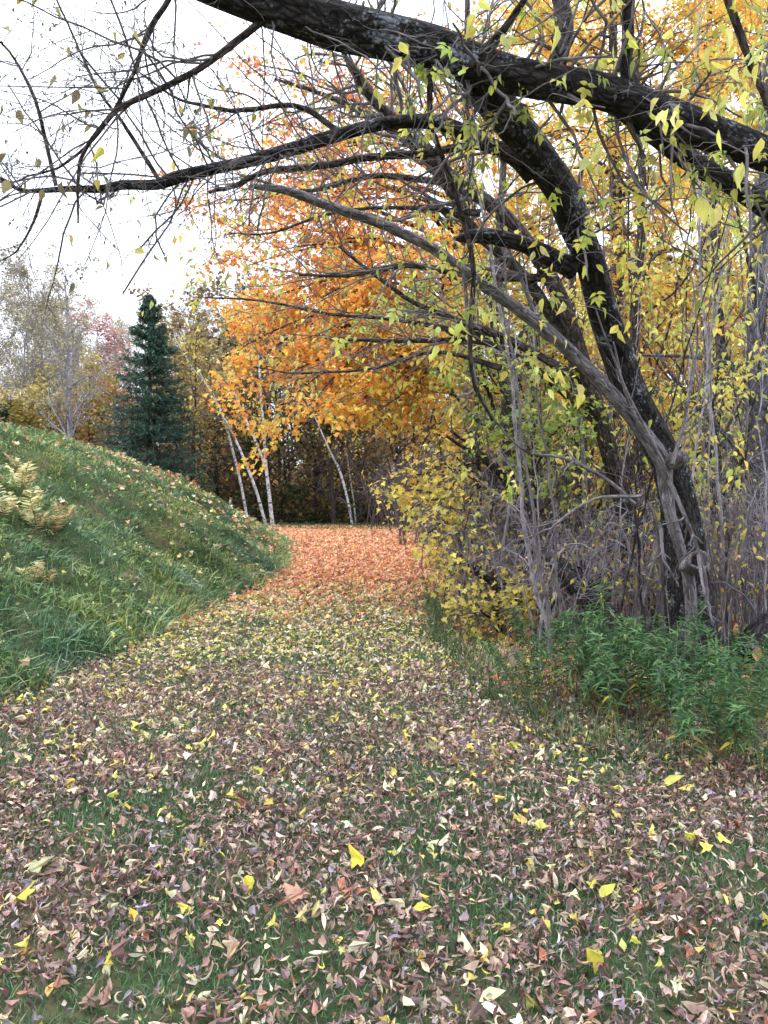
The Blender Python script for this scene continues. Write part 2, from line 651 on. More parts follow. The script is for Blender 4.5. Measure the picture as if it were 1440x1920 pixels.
gx = np.concatenate([-np.geomspace(600, 9, 40), np.arange(-8.8, 9, .2), np.geomspace(9.2, 600, 40)])
gy = np.concatenate([np.linspace(-60, -1, 12), np.arange(0, 40, .25), np.geomspace(40.3, 900, 50)])
tag(sheet('ground', gx, gy, base_ground, M_LAWN), kind='structure')
tag(sheet('hill', np.arange(-34, -.9, .16), np.arange(-9, 33, .16), lambda x, y: np.maximum(hill_h(x, y), base_ground(x, y) - .08), M_HILL), kind='structure')


# ================================================================= FALLEN LEAVES AND GRASS
def inview(x, y, m=.06):
    return (np.abs(x) < (.487 + m) * y + .3) & (y > 1.9)


def patch(x, y, s=1., ph=0.):
    return .5 + .25 * (np.sin(1.7 * s * x + 2.3 * s * y + ph) * np.sin(2.9 * s * x - 1.3 * s * y + 1 + ph) +
                       np.sin(4.1 * s * x + 1.1 * s * y + 2 * ph) * np.sin(.7 * s * x + 3.7 * s * y + ph) + .6 * np.sin(7.3 * s * x - 5.1 * s * y) * np.sin(6.1 * s * y + 3.3 * s * x))


def litter_pts(n, y0, y1, xr=None, power=1.0):
    """Points on the ground in view between two distances, away from the mound."""
    y = y0 + (y1 - y0) * rng.uniform(0, 1, n) ** power
    x = rng.uniform(-1, 1, n) * (.53 * y + .3) if xr is None else rng.uniform(xr[0], xr[1], n)
    k = hill_h(x, y) < base_ground(x, y) + .05
    return x[k], y[k]


def right_edge(y):
    return np.interp(y, [2, 4.3, 4.8, 5.4, 6.7, 8.8, 12.7, 18, 26, 30], [3.0, 2.6, 1.5, 1.15, 1.0, .8, .9, 1.25, 1.5, 1.6])


def lay(mb, protos, x, y, size, colours, w=None, lift=(0, .02), tilt=.35, m=0, cjit=.25, hue=.06):
    n = len(x)
    nn = ground_n(x, y) + rng.normal(0, tilt, (n, 3)) * np.array([1, 1, .3])
    R = R_norm(nrm(nn), rng.uniform(0, 6.28, n))
    z = ground(x, y) + rng.uniform(lift[0], lift[1], n)
    mb.scatter(protos, np.stack([x, y, z], -1), R, rng.uniform(size[0], size[1], n) * np.exp(rng.normal(0, .15, n)), pick(colours, n, w, cjit, hue), m)


BROWN = pal((144, 114, 104), (170, 142, 130), (120, 92, 86), (190, 168, 150), (98, 76, 72), (202, 188, 162), (142, 130, 136), (150, 98, 78))
CREAM = pal((216, 206, 160), (202, 182, 146), (222, 214, 180), (182, 156, 132), (212, 200, 108), (162, 132, 114))
YELL = pal((212, 196, 92), (204, 184, 100), (202, 196, 132), (214, 200, 84), (190, 172, 92))
ORAN = pal((226, 154, 112), (210, 134, 94), (234, 176, 136), (216, 158, 126), (186, 116, 86), (232, 186, 124), (230, 180, 148))

mb = MB()
x, y = litter_pts(92000, 1.9, 7.5, power=.75)
d = patch(x, y, 1.1)
k = rng.uniform(0, 1, len(x)) < np.clip(1.7 * d - .08, .22, .95) * np.interp(y, [2, 5, 7.5], [.85, 1, .7])
x, y = x[k], y[k]
lay(mb, CURL + CURL + CURL[:7] + CRUM[:2] + SCRAP[:4], x, y, (.024, .06), BROWN, [3, 2.6, 3, 1.7, 2.2, 1.0, 2.0, .8], (.0, .04), .5, cjit=.3)
x, y = litter_pts(1000, 2, 7, power=.8)
lay(mb, CURL + CURL + CRUM[:2], x, y, (.05, .078), BROWN, [3, 3, 1.4, 3, .6, 2.6, 1, .8], (.015, .045), .5)
x, y = litter_pts(50000, 6, 17, (-4.5, 3.5))
k = rng.uniform(0, 1, len(x)) < np.interp(y, [6, 9, 12, 17], [.7, .6, .45, .2]) * np.clip(1.5 * patch(x, y, .9, 1.) + .05, .1, 1)
lay(mb, CURL + CURL + CRUM[:4] + SCRAP[:4], x[k], y[k], (.03, .068), BROWN, [3, 3, 1.6, 3, .8, 2.4, 1, .6], (0, .03), .45)
tag(mb.build('fallen_brown_leaves', M_LITTER), 'curled pinkish brown leaves strewn over the lawn in front', 'fallen leaves', kind='stuff')

mb = MB()
x, y = litter_pts(60000, 4.0, 18, (-4.5, 3.5))
k = rng.uniform(0, 1, len(x)) < np.interp(y, [4.2, 6, 8, 13, 16, 18], [.18, .6, 1, .95, .5, .15]) * np.clip(1.5 * patch(x, y, .8, 2.) + .1, .1, 1)
x, y = x[k], y[k]
lay(mb, CRUM[:6] + CURL + OVATE + SCRAP[:5], x, y, (.03, .07), np.concatenate([CREAM, YELL]), [4, 3, 3, 2.2, 4, 1.5, 1.5, 1.5, 1.6, .9, 1.5], (.005, .035), .4)
x, y = litter_pts(460, 2, 8)
lay(mb, OVATE + CRUM + CURL[:4], x, y, (.03, .062), YELL, None, (.015, .045), .5, cjit=.16)
x, y = litter_pts(2400, 2, 8)
lay(mb, OVATE + CURL + CURL[:6] + CRUM[:3] + SCRAP[:3], x, y, (.03, .066), CREAM, None, (.01, .04), .5, cjit=.18)
tag(mb.build('fallen_yellow_leaves', M_LITTER), 'pale cream and yellow leaves scattered along the middle of the path', 'fallen leaves', kind='stuff')

mb = MB()
x, y = litter_pts(105000, 9.5, 33, (-6, 2.2))
pr = np.interp(y, [9.5, 12, 14, 17, 33], [.02, .08, .25, .95, 1]) * np.clip((right_edge(y) + .35 - x) * 1.6, .1, 1)
k = rng.uniform(0, 1, len(x)) < pr
lay(mb, LITM + CRUM, x[k], y[k], (.05, .1), ORAN, [3, 2, 2.6, 3, 1, 2, 2.6], (.0, .05), .45, cjit=.3)
# forest floor under the thicket
x, y = litter_pts(20000, 6.5, 22, (.8, 9.5))
k = x > right_edge(y) - .1
lay(mb, LITM, x[k], y[k], (.06, .11), np.concatenate([ORAN, BROWN[:5], YELL[:2]]), None, (0, .05), .45)
# drifts on the far end of the mound
x = rng.uniform(-7, -1.5, 14000)
y = rng.uniform(12, 29, 14000)
h = hill_h(x, y)
k = (h > base_ground(x, y)) & (rng.uniform(0, 1, len(x)) < np.interp(y, [12, 17, 21, 26], [.02, .10, .5, .9]) * np.clip(2.2 * patch(x, y, .9, 5.) - .6, .03, 1))
lay(mb, LITM, x[k], y[k], (.06, .11), np.concatenate([ORAN, CREAM[:3]]), None, (.05, .16), .5)
tag(mb.build('fallen_orange_leaves', M_LITTER), 'carpet of salmon orange maple leaves covering the far path', 'fallen leaves', kind='stuff')

GREEN = pal((78, 108, 70), (92, 124, 80), (66, 96, 66), (112, 138, 92), (84, 114, 88))
mb = MB()
x, y = litter_pts(190000, 1.9, 8, power=.62)
k = rng.uniform(0, 1, len(x)) < np.clip(1.45 - 1.5 * patch(x, y, 1.1), .2, 1)
x, y = x[k], y[k]
n = len(x)
R = R_ypr(rng.uniform(0, 6.28, n), rng.normal(0, .25, n), rng.normal(0, .25, n))
s = rng.uniform(.03, .062, n)
mb.scatter(BLADES, np.stack([x, y, ground(x, y) - .004], -1), R, np.stack([s * 1.1, s, s], -1), pick(GREEN, n, None, .22))
x, y = litter_pts(85000, 7.5, 22, (-4.5, 4))
k = rng.uniform(0, 1, len(x)) < np.clip(1.1 - 1.3 * patch(x, y, .9, 1.), .08, 1) * np.interp(y, [7, 14, 22], [1, .8, .3])
x, y = x[k], y[k]
n = len(x)
s = rng.uniform(.04, .075, n)
mb.scatter(BLADES, np.stack([x, y, ground(x, y) - .004], -1), R_ypr(rng.uniform(0, 6.28, n), rng.normal(0, .25, n), rng.normal(0, .25, n)),
           np.stack([s * 1.6, s, s], -1), pick(GREEN, n, None, .22))
# far verge behind the orange carpet
x = rng.uniform(-9, 3, 14000)
y = rng.uniform(29, 36, 14000)
n = len(x)
s = rng.uniform(.08, .2, n)
mb.scatter(BLADES, np.stack([x, y, ground(x, y)], -1), R_ypr(rng.uniform(0, 6.28, n), rng.normal(0, .2, n), rng.normal(0, .2, n)),
           np.stack([s * 2, s, s], -1), pick(pal((96, 108, 66), (74, 96, 58), (118, 112, 70)), n, None, .2))
tag(mb.build('lawn_grass', M_GRASS), 'short dark green grass showing between the fallen leaves', 'grass', kind='stuff')

# long grass on the mound
HG = pal((106, 136, 88), (90, 120, 80), (130, 156, 100), (96, 126, 98), (150, 164, 112), (180, 176, 132))
mb = MB()
n0 = 190000
y = 5.5 + 24 * rng.uniform(0, 1, n0) ** 1.25
x = rng.uniform(-12, -1.2, n0)
h = hill_h(x, y)
k = (h > base_ground(x, y) - .01) & inview(x, y, .04) & (rng.uniform(0, 1, n0) < np.clip(.45 + 1.0 * patch(x, y, 1.3, 3.), .3, 1))
x, y = x[k], y[k]
n = len(x)
low = np.clip((h[k] - base_ground(x, y)), 0, 4)
s = rng.uniform(.06, .185, n) * (1 + .7 * np.exp(-low * 2.6)) * (.55 + .9 * patch(x, y, 1.9, .5))
nz = ground_n(x, y)
yaw = np.arctan2(nz[:, 1], nz[:, 0]) - math.pi / 2 + rng.normal(0, 1.0, n)
R = R_ypr(yaw, rng.normal(-.25, .35, n), rng.normal(0, .3, n))
mb.scatter(BLADE, np.stack([x, y, ground(x, y) - .01], -1), R, np.stack([s * .9 + .02, s, s], -1), np.clip(pick(HG, n, [3, 2.4, 2.4, 1.4, 1.4, .9], .32) * (1 + (patch(x, y, .6, 2.) - .5)[:, None] * np.array([1.3, .6, -.2])), .005, .9))
# broad-leaved weeds among it
x = rng.uniform(-9, -2, 17000)
y = rng.uniform(6, 24, 17000)
k = (hill_h(x, y) > base_ground(x, y) + .1) & inview(x, y) & (rng.uniform(0, 1, 17000) < np.clip(1.8 * patch(x, y, 1.2, 7.) - .35, 0, 1))
x, y = x[k], y[k]
n = len(x)
mb.scatter(OVATE, np.stack([x, y, ground(x, y) + rng.uniform(.02, .14, n)], -1), R_ypr(rng.uniform(0, 6.28, n), rng.normal(.2, .5, n), rng.normal(0, .5, n)),
           rng.uniform(.045, .11, n), pick(pal((86, 122, 66), (112, 140, 78), (72, 104, 64), (140, 152, 92)), n, None, .2))
tag(mb.build('hill_grass', M_GRASS), 'long green grass and weeds growing over the mound', 'grass', kind='stuff')
mb = MB()
x = rng.uniform(-9, -2, 9000)
noise_ = rng.uniform(0, 1, 9000)
y = 5.5 + 18 * rng.uniform(0, 1, 9000) ** .8
k = (hill_h(x, y) > base_ground(x, y) + .02) & inview(x, y) & (rng.uniform(0, 1, 9000) < np.clip(1.8 * patch(x, y, .8, 9.) - .8, .015, 1))
lay(mb, CRUM + CURL[:3], x[k], y[k], (.04, .085), np.concatenate([CREAM, YELL[:3], BROWN[:3]]), [3, 2, 3, 1, 2, 1, .6, .8, .8, 1, 1, .6], (.05, .16), .6)
tag(mb.build('hill_leaves', M_LITTER), 'pale dead leaves caught in the long grass of the mound', 'fallen leaves', kind='stuff')

# ================================================================= THE LEANING TREE AND ITS LIMB
YG = pal((200, 200, 96), (184, 192, 96), (216, 208, 108), (166, 182, 88), (220, 202, 96), (196, 202, 126))
base = P(1298, 1268, 7.0)
base[2] = 0
T_MAIN = thing('leaning_tree', 'thick dark leaning tree with a lichen spotted limb arching over the path', 'tree', base)
trunk, trad = pix([(1302, 1300, 7.05, 200), (1294, 1200, 6.98, 142), (1288, 1100, 6.9, 116), (1280, 990, 6.8, 102), (1262, 900, 6.7, 92), (1232, 830, 6.6, 82), (1192, 755, 6.45, 82),
                   (1160, 670, 6.3, 84), (1132, 590, 6.1, 84), (1106, 490, 5.8, 78), (1078, 420, 5.6, 80), (1045, 345, 5.3, 86), (990, 270, 4.95, 92), (940, 205, 4.65, 96), (895, 150, 4.4, 92), (862, 108, 4.3, 70)], 110)
m = MB()
trad = trad * .69
m.tubes(trunk, trad, 28, 0, lump=.10)
m.build('trunk', M_BARK, T_MAIN, base)
limb, lrad = pix([(60, -210, 3.5, 96), (280, -95, 3.7, 98), (430, -22, 3.9, 96), (560, 26, 4.05, 92), (640, 50, 4.15, 92), (720, 68, 4.2, 90), (820, 94, 4.25, 90), (900, 124, 4.25, 84), (1000, 150, 4.2, 76), (1120, 170, 4.15, 68),
                  (1200, 196, 4.1, 68), (1300, 236, 4.05, 72), (1420, 284, 4.0, 70), (1560, 350, 3.95, 62), (1720, 430, 3.9, 46), (1850, 520, 3.9, 20)], 120)
m = MB()
lrad = lrad * .87
m.tubes(limb, lrad, 28, 0, lump=.10)
m.build('limb', M_BARK, T_MAIN, base)

BR = [
    [(1000, 330, 5.15, 38), (965, 296, 5.1, 32), (905, 266, 5.0, 28), (830, 232, 4.95, 27), (740, 229, 4.9, 25), (650, 248, 4.9, 24), (560, 275, 4.85, 25), (500, 293, 4.8, 24), (440, 308, 4.8, 22), (380, 320, 4.75, 22),
     (320, 336, 4.7, 23), (290, 346, 4.7, 19), (230, 345, 4.65, 18), (185, 353, 4.6, 15), (120, 352, 4.55, 12), (60, 357, 4.5, 9), (20, 351, 4.5, 7), (-50, 300, 4.4, 4)],
    [(525, 12, 4.0, 15), (440, 80, 3.95, 13), (370, 130, 3.9, 12), (300, 165, 3.9, 11), (222, 200, 3.85, 10), (180, 245, 3.8, 9), (150, 290, 3.8, 7), (138, 340, 3.8, 6), (137, 415, 3.8, 3)],
    [(330, -70, 3.75, 13), (318, -5, 3.8, 11), (278, 60, 3.8, 10), (250, 140, 3.85, 8), (205, 225, 3.9, 7), (130, 305, 3.9, 5), (40, 340, 3.9, 3)],
    [(985, 300, 5.0, 20), (890, 273, 5.05, 15), (800, 288, 5.1, 15), (700, 295, 5.1, 14), (600, 312, 5.15, 13), (500, 322, 5.2, 11), (440, 350, 5.2, 9), (395, 362, 5.2, 6)],
    [(1075, 505, 5.8, 40), (1000, 466, 5.65, 30), (940, 447, 5.6, 29), (890, 442, 5.55, 26), (866, 448, 5.5, 17), (858, 452, 5.5, 4)],
    [(1185, 175, 4.1, 36), (1176, 130, 4.1, 25), (1178, 60, 4.05, 22), (1172, -70, 4.0, 18)],
    [(1130, 175, 4.25, 36), (1220, 246, 4.35, 36), (1290, 300, 4.4, 38), (1360, 340, 4.4, 38), (1440, 396, 4.4, 38), (1560, 470, 4.4, 30)],
    [(905, 105, 4.2, 22), (950, 46, 4.1, 14), (990, -10, 4.0, 11), (1030, -80, 4.0, 7)],
    [(1345, -60, 3.8, 16), (1385, 60, 3.85, 14), (1415, 150, 3.9, 12), (1470, 260, 3.9, 12)],
    [(806, 128, 4.2, 13), (808, 230, 4.3, 10), (835, 312, 4.4, 10), (865, 400, 4.5, 10), (888, 500, 4.6, 10), (885, 620, 4.7, 9), (892, 715, 4.8, 8), (930, 790, 4.9, 5)],
    [(105, 348, 4.5, 8), (66, 190, 4.4, 7), (25, 110, 4.35, 5), (-10, 70, 4.3, 4)],
    [(82, 356, 4.5, 7), (60, 420, 4.5, 5), (25, 470, 4.5, 3), (-20, 485, 4.5, 2)],
    [(1035, 150, 4.25, 36), (1050, 100, 4.25, 36), (1062, 50, 4.3, 34), (1050, -40, 4.4, 30)],
    [(640, 250, 4.9, 13), (560, 200, 4.8, 10), (470, 205, 4.7, 9), (420, 205, 4.6, 8), (330, 180, 4.5, 5), (250, 120, 4.4, 3)],
    [(300, 340, 4.7, 9), (230, 230, 4.6, 7), (180, 160, 4.5, 5), (120, 30, 4.4, 4), (90, -40, 4.4, 3)],
]
brs = []
for r in BR:
    n = 46
    p, q = pix(r, n, .004)
    brs.append((p, q))
    m = MB()
    m.tubes(p, q, 14 if r[0][3] > 14 else 8, 0, lump=.08)
    m.build('branch', M_BARK if r[0][3] > 24 else M_BARK2, T_MAIN, base)

crown = MB()
# twigs over the left sky: fine and bare
L1 = [brs[i] for i in (0, 1, 2, 10, 11, 13, 14)]
for (p, q), k, t0 in zip(L1, (26, 16, 15, 9, 5, 11, 12), (.35, .1, .1, .05, .1, .1, .1)):
    a, ar = spawn(p, q, k, t0, .98, (.4, 1.2), (.25, 1.05), .42, 9, .16, up=.06, rel=False, rmin=.0026)
    ar = np.minimum(ar, .006)
    b, br_ = spawn(a, ar, 6, .1, .97, (.4, 1.2), (.3, .75), .55, 6, .16, rmin=.0015)
    c, cr_ = spawn(b, br_, 3.4, .15, .97, (.4, 1.1), (.3, .7), .7, 4, .15, rmin=.0012)
    crown.tubes(a, ar, 5, 0)
    crown.tubes(b, br_, 4, 0)
    crown.tubes(c, cr_, 3, 0)
    leaves(crown, b, .13, (.05, .09), pal((170, 160, 90), (140, 130, 92), (182, 172, 84)), None, OVATE, 1, .4, .02, 1.4)
    leaves(crown, c, .3, (.012, .03), pal((96, 84, 84), (120, 108, 92)), None, OVATE, 1, .4, .02, 1.4)
for (p, q, k) in ((limb[12:58], lrad[12:58], 34), (brs[0][0][6:30], brs[0][1][6:30], 16), (brs[3][0], brs[3][1], 14)):
    a, ar = spawn(p, np.minimum(q * .2, .006), k, .0, 1., (.7, 1.5), (.4, 1.5), .9, 11, .24, up=-.05, rel=False, rmin=.0024)
    b, br_ = spawn(a, ar, 5, .1, .97, (.4, 1.2), (.25, .6), .55, 7, .18, rmin=.0014)
    c, cr_ = spawn(b, br_, 3, .15, .97, (.4, 1.1), (.3, .7), .7, 4, .16, rmin=.0011)
    crown.tubes(a, ar, 5, 0)
    crown.tubes(b, br_, 4, 0)
    crown.tubes(c, cr_, 3, 0)
    leaves(crown, c, .22, (.012, .03), pal((96, 84, 84), (120, 108, 92)), None, OVATE, 1, .4, .02, 1.4)
# twigs and yellow-green leaflets round the limb, the trunk and the other branches
par = [(limb[28:], lrad[28:], 40, .05), (limb[62:], lrad[62:], 26, .0), (trunk[60:], trad[60:], 16, .05), (brs[5][0], brs[5][1], 8, .1), (brs[6][0], brs[6][1], 14, .1), (brs[7][0], brs[7][1], 8, .1), (brs[8][0], brs[8][1], 12, .05),
       (brs[12][0], brs[12][1], 8, .1), (brs[4][0], brs[4][1], 6, .2), (brs[0][0][:24], brs[0][1][:24], 12, .1), (brs[3][0], brs[3][1], 14, .1), (brs[9][0], brs[9][1], 10, .1)]
for (p, q, k, t0) in par:
    a, ar = spawn(p, q * .5, k, t0, 1., (.7, 1.5), (.25, .95), .28, 9, .2, up=.1, rel=False, rmin=.003)
    ar = np.minimum(ar, .009)
    b, br_ = spawn(a, ar, 3.2, .15, .97, (.4, 1.2), (.35, .8), .6, 6, .2, rmin=.0018)
    crown.tubes(a, ar, 5, 0)
    crown.tubes(b, br_, 4, 0)
    right = b[b[:, 0, 0] > -.25]
    leaves(crown, right, .7, (.04, .07), YG, None, TRIO, 1, .4, .02, 1.1, .5, .6)
    leaves(crown, right, 1.2, (.04, .075), YG, None, OVATE, 1, .3, .02, 1.3, .6, .6)
    left = b[b[:, 0, 0] <= -.25]
    leaves(crown, left, .12, (.05, .09), YG, None, OVATE, 1, .3, .02, 1.3, .6, .6)
# the large leaf sprays that hang nearest the lens
for (px, py, dd, s) in [(1325, 95, 3.0, .12), (1345, 362, 2.9, .13), (1290, 190, 3.0, .12), (1255, 195, 3.3, .11), (1410, 275, 3.1, .13), (1338, 245, 3.1, .12), (1230, 225, 3.3, .11), (1132, 290, 3.6, .1), (1108, 292, 3.6, .1), (1090, 185, 3.6, .1),
                        (750, 95, 3.4, .1), (706, 148, 3.7, .11), (1180, 605, 4.8, .14), (1040, 705, 4.4, .12), (858, 615, 4.3, .11), (818, 652, 4.3, .11), (1020, 575, 5.0, .15), (900, 18, 3.4, .11), (1285, 45, 3.1, .11), (1050, 60, 3.5, .1), (1385, 170, 3.1, .12),
                        (1070, 740, 5.0, .13), (1010, 460, 5.0, .13), (925, 250, 4.4, .13), (1180, 480, 5.2, .13), (1110, 500, 5.0, .1), (1215, 300, 4.4, .12), (1280, 310, 4.2, .12), (1420, 120, 3.2, .13), (1160, 75, 3.6, .1), (960, 70, 3.8, .1)]:
    p = P(px, py, dd)
    k = 3
    s = s * .78
    pos = p + rng.normal(0, s * .4, (k, 3))
    crown.scatter(OVATE, pos, leaf_frames(rng.normal(size=(k, 3)), .2, 1.3, .6, .7), rng.uniform(.75, 1.1, k) * s, pick(pal((226, 216, 104), (210, 208, 108), (222, 214, 132)), k, None, .1), 1)
    st = pos.mean(0)
    tw = np.stack([st + np.array([.0, .0, .0]), st + np.array([rng.normal(0, .04), .12, .10]), st + np.array([rng.normal(0, .1), .35, .2]), st + np.array([rng.normal(0, .15), .7, .28])])
    crown.tubes(cat(tw, 8), np.full(8, .0022), 4, 0)
crown.build('crown', [M_TWIG, M_LEAF], T_MAIN, base)

# ---- dead grey stem
base = P(1312, 1250, 6.45)
base[2] = 0
t = thing('dead_tree', 'bare weathered grey stem with a snapped tip leaning left below the limb', 'dead tree', base)
dp, dr = pix([(1290, 1300, 6.55, 34), (1296, 1180, 6.5, 30), (1292, 1090, 6.42, 28), (1276, 1030, 6.36, 27), (1258, 970, 6.32, 28), (1248, 910, 6.3, 36), (1240, 862, 6.25, 40), (1190, 790, 6.2, 35), (1130, 720, 6.1, 35), (1070, 660, 6.0, 33), (1000, 600, 5.9, 31), (940, 558, 5.85, 30),
              (870, 510, 5.75, 28), (820, 471, 5.7, 27), (760, 440, 5.65, 26), (700, 414, 5.6, 25), (620, 387, 5.55, 24), (540, 358, 5.5, 20), (480, 350, 5.45, 15), (468, 349, 5.45, 7)], 110)
m = MB()
dr = dr * .75
m.tubes(dp, dr, 18, 0, lump=.09)
for pts in ([(1262, 865, 6.2, 34), (1276, 858, 6.1, 30), (1284, 857, 6.05, 20)], [(1225, 835, 6.2, 16), (1180, 760, 6.1, 6), (1150, 640, 6.0, 3)]):
    p, q = pix(pts, 14)
    m.tubes(p, q, 10, 0, lump=.1)
p0, p1 = P(1290, 1062, 6.42), P(1311, 1050, 6.16)
ax = nrm(p1 - p0)
e1 = nrm(np.cross(ax, [0, 0, 1.]))
e2 = np.cross(ax, e1)
LP = np.linalg.norm(p1 - p0)
prof = [(-.02, .07), (.35 * LP, .085), (.7 * LP, .078), (LP, .082), (LP + .006, .072), (LP - .01, .058), (LP - .08, .045), (LP - .14, .01)]
th = np.arange(16) / 16 * 2 * math.pi
vv = np.concatenate([p0 + ax * tt + (rr_ * (1 + .09 * np.sin(3 * th + 1) + .06 * np.sin(7 * th)))[:, None] * (np.cos(th)[:, None] * e1 + np.sin(th)[:, None] * e2) + ax * (.012 * np.sin(5 * th + 2))[:, None] for tt, rr_ in prof])
ia = np.arange(len(vv)).reshape(-1, 16)
fq = np.stack([ia[:-1], np.roll(ia, -1, 1)[:-1], np.roll(ia, -1, 1)[1:], ia[1:]], -1).reshape(-1)
m.raw(vv, fq, np.full(len(fq) // 4, 4), smooth=True)
m.build('trunk', M_DEAD, t, base)
m = MB()
for pts in ([(1190, 945, 6.0, 9), (1140, 900, 5.9, 8), (1060, 858, 5.8, 7), (990, 846, 5.7, 5), (940, 800, 5.6, 4), (900, 735, 5.5, 4)], [(1200, 930, 6.0, 7), (1120, 935, 5.8, 6), (1060, 970, 5.7, 5), (1028, 1010, 5.7, 4), (1022, 1090, 5.7, 3)],
            [(1310, 1040, 6.0, 8), (1320, 1110, 5.8, 6), (1340, 1180, 5.7, 4)], [(1255, 900, 6.1, 9), (1290, 980, 6.0, 8), (1320, 1060, 6.0, 6), (1330, 1130, 6.0, 4)], [(1245, 870, 6.1, 6), (1170, 720, 6.0, 5), (1120, 580, 5.9, 3)],
            [(1240, 990, 6.1, 8), (1245, 1050, 6.0, 6), (1270, 1100, 6.0, 4)], [(1260, 870, 6.0, 9), (1285, 780, 6.0, 6), (1310, 640, 6.0, 4), (1300, 500, 6.0, 2)], [(1005, 596, 5.9, 9), (960, 480, 5.8, 6), (930, 410, 5.7, 3)], [(870, 510, 5.7, 9), (880, 640, 5.7, 6), (890, 725, 5.6, 5), (850, 750, 5.6, 3)]):
    p, q = pix(pts, 20, .006)
    m.tubes(p, q, 5, 0)
    a, ar = spawn(p, q, 6, .2, 1., (.4, 1.2), (.1, .4), .6, 6, .2, rel=True)
    m.tubes(a, ar, 4, 0)
    b, br_ = spawn(a, ar, 2.5, .2, 1., (.4, 1.2), (.3, .8), .6, 4, .2)
    m.tubes(b, br_, 3, 0)
m.build('twigs', M_DEAD, t, base)

# ---- slim stem leaning left behind it
base = P(1225, 1170, 9.0)
base[2] = 0
t = thing('leaning_sapling', 'slim grey brown stem leaning left just behind the thick leaning trunk', 'tree', base)
m = MB()
rows = [[(1225, 1190, 9.0, 40), (1170, 950, 8.8, 34), (1110, 740, 8.5, 32), (1040, 540, 8.2, 30), (950, 412, 7.9, 28), (860, 346, 7.7, 26), (790, 285, 7.5, 24), (730, 225, 7.3, 20), (680, 175, 7.2, 16), (640, 112, 7.1, 10), (600, 20, 7, 5)],
        [(1100, 720, 8.5, 24), (1000, 540, 8.3, 22), (880, 420, 8.1, 20), (830, 340, 8.0, 18), (760, 262, 7.9, 15), (640, 190, 7.8, 10), (520, 150, 7.7, 5)],
        [(1020, 520, 8.2, 16), (900, 520, 8.1, 12), (760, 500, 8, 10), (650, 520, 8, 7), (560, 525, 8, 5)],
        [(1100, 720, 8.5, 20), (960, 640, 8.4, 15), (850, 600, 8.4, 11), (760, 560, 8.3, 8), (640, 470, 8.2, 5)],
        [(960, 640, 8.4, 15), (760, 602, 8.6, 8), (620, 588, 8.8, 6), (480, 560, 9, 4), (385, 556, 9, 2)], [(940, 690, 8.6, 13), (820, 660, 8.8, 7), (700, 690, 9, 5), (560, 700, 9.2, 4), (470, 690, 9.4, 2)],
        [(900, 400, 7.8, 14), (760, 390, 7.9, 8), (620, 400, 8, 6), (500, 440, 8.2, 4), (420, 440, 8.3, 2)], [(860, 346, 7.7, 14), (700, 330, 7.8, 10), (560, 360, 7.9, 7), (440, 330, 8, 4)],
        [(1130, 800, 8.6, 18), (1000, 690, 8.6, 14), (900, 640, 8.6, 11), (770, 640, 8.6, 8), (620, 640, 8.6, 5)]]
ps = []
for r in rows:
    p, q = pix(r, 50, .008)
    m.tubes(p, q, 10, 0, lump=.06)
    ps.append((p, q))
m.build('trunk', M_BARK2, t, base)
m = MB()
for p, q in ps:
    a, ar = spawn(p, q, 17, .3, 1., (.4, 1.1), (.4, 1.4), .42, 9, .16, up=.05, rel=False)
    b, br_ = spawn(a, ar, 5, .2, 1., (.4, 1.1), (.3, .7), .6, 6, .16)
    c, cr_ = spawn(b, br_, 2, .2, 1., (.4, 1.1), (.3, .7), .6, 4, .16)
    m.tubes(a, ar, 5, 0)
    m.tubes(b, br_, 4, 0)
    m.tubes(c, cr_, 3, 0)
    leaves(m, b, .8, (.06, .1), YG, None, OVATE, 1, .2, .04, 1.1)
m.build('crown', [M_TWIG, M_LEAF], t, base)


# ================================================================= MAPLES
def limb_to(p0, p1, r0, r1, n=26, sag=.0, arch=.12, wig=.02):
    p0, p1 = np.asarray(p0), np.asarray(p1)
    L = np.linalg.norm(p1 - p0)
    u = np.linspace(0, 1, n)[:, None]
    p = p0 + (p1 - p0) * u
    p[:, 2] += (arch * L * np.sin(u[:, 0] * math.pi) - sag * L * u[:, 0] ** 3)
    p += np.cumsum(rng.normal(0, wig, p.shape), 0) * np.sin(u * math.pi) * .6
    return p, r0 + (r1 - r0) * u[:, 0] ** .8


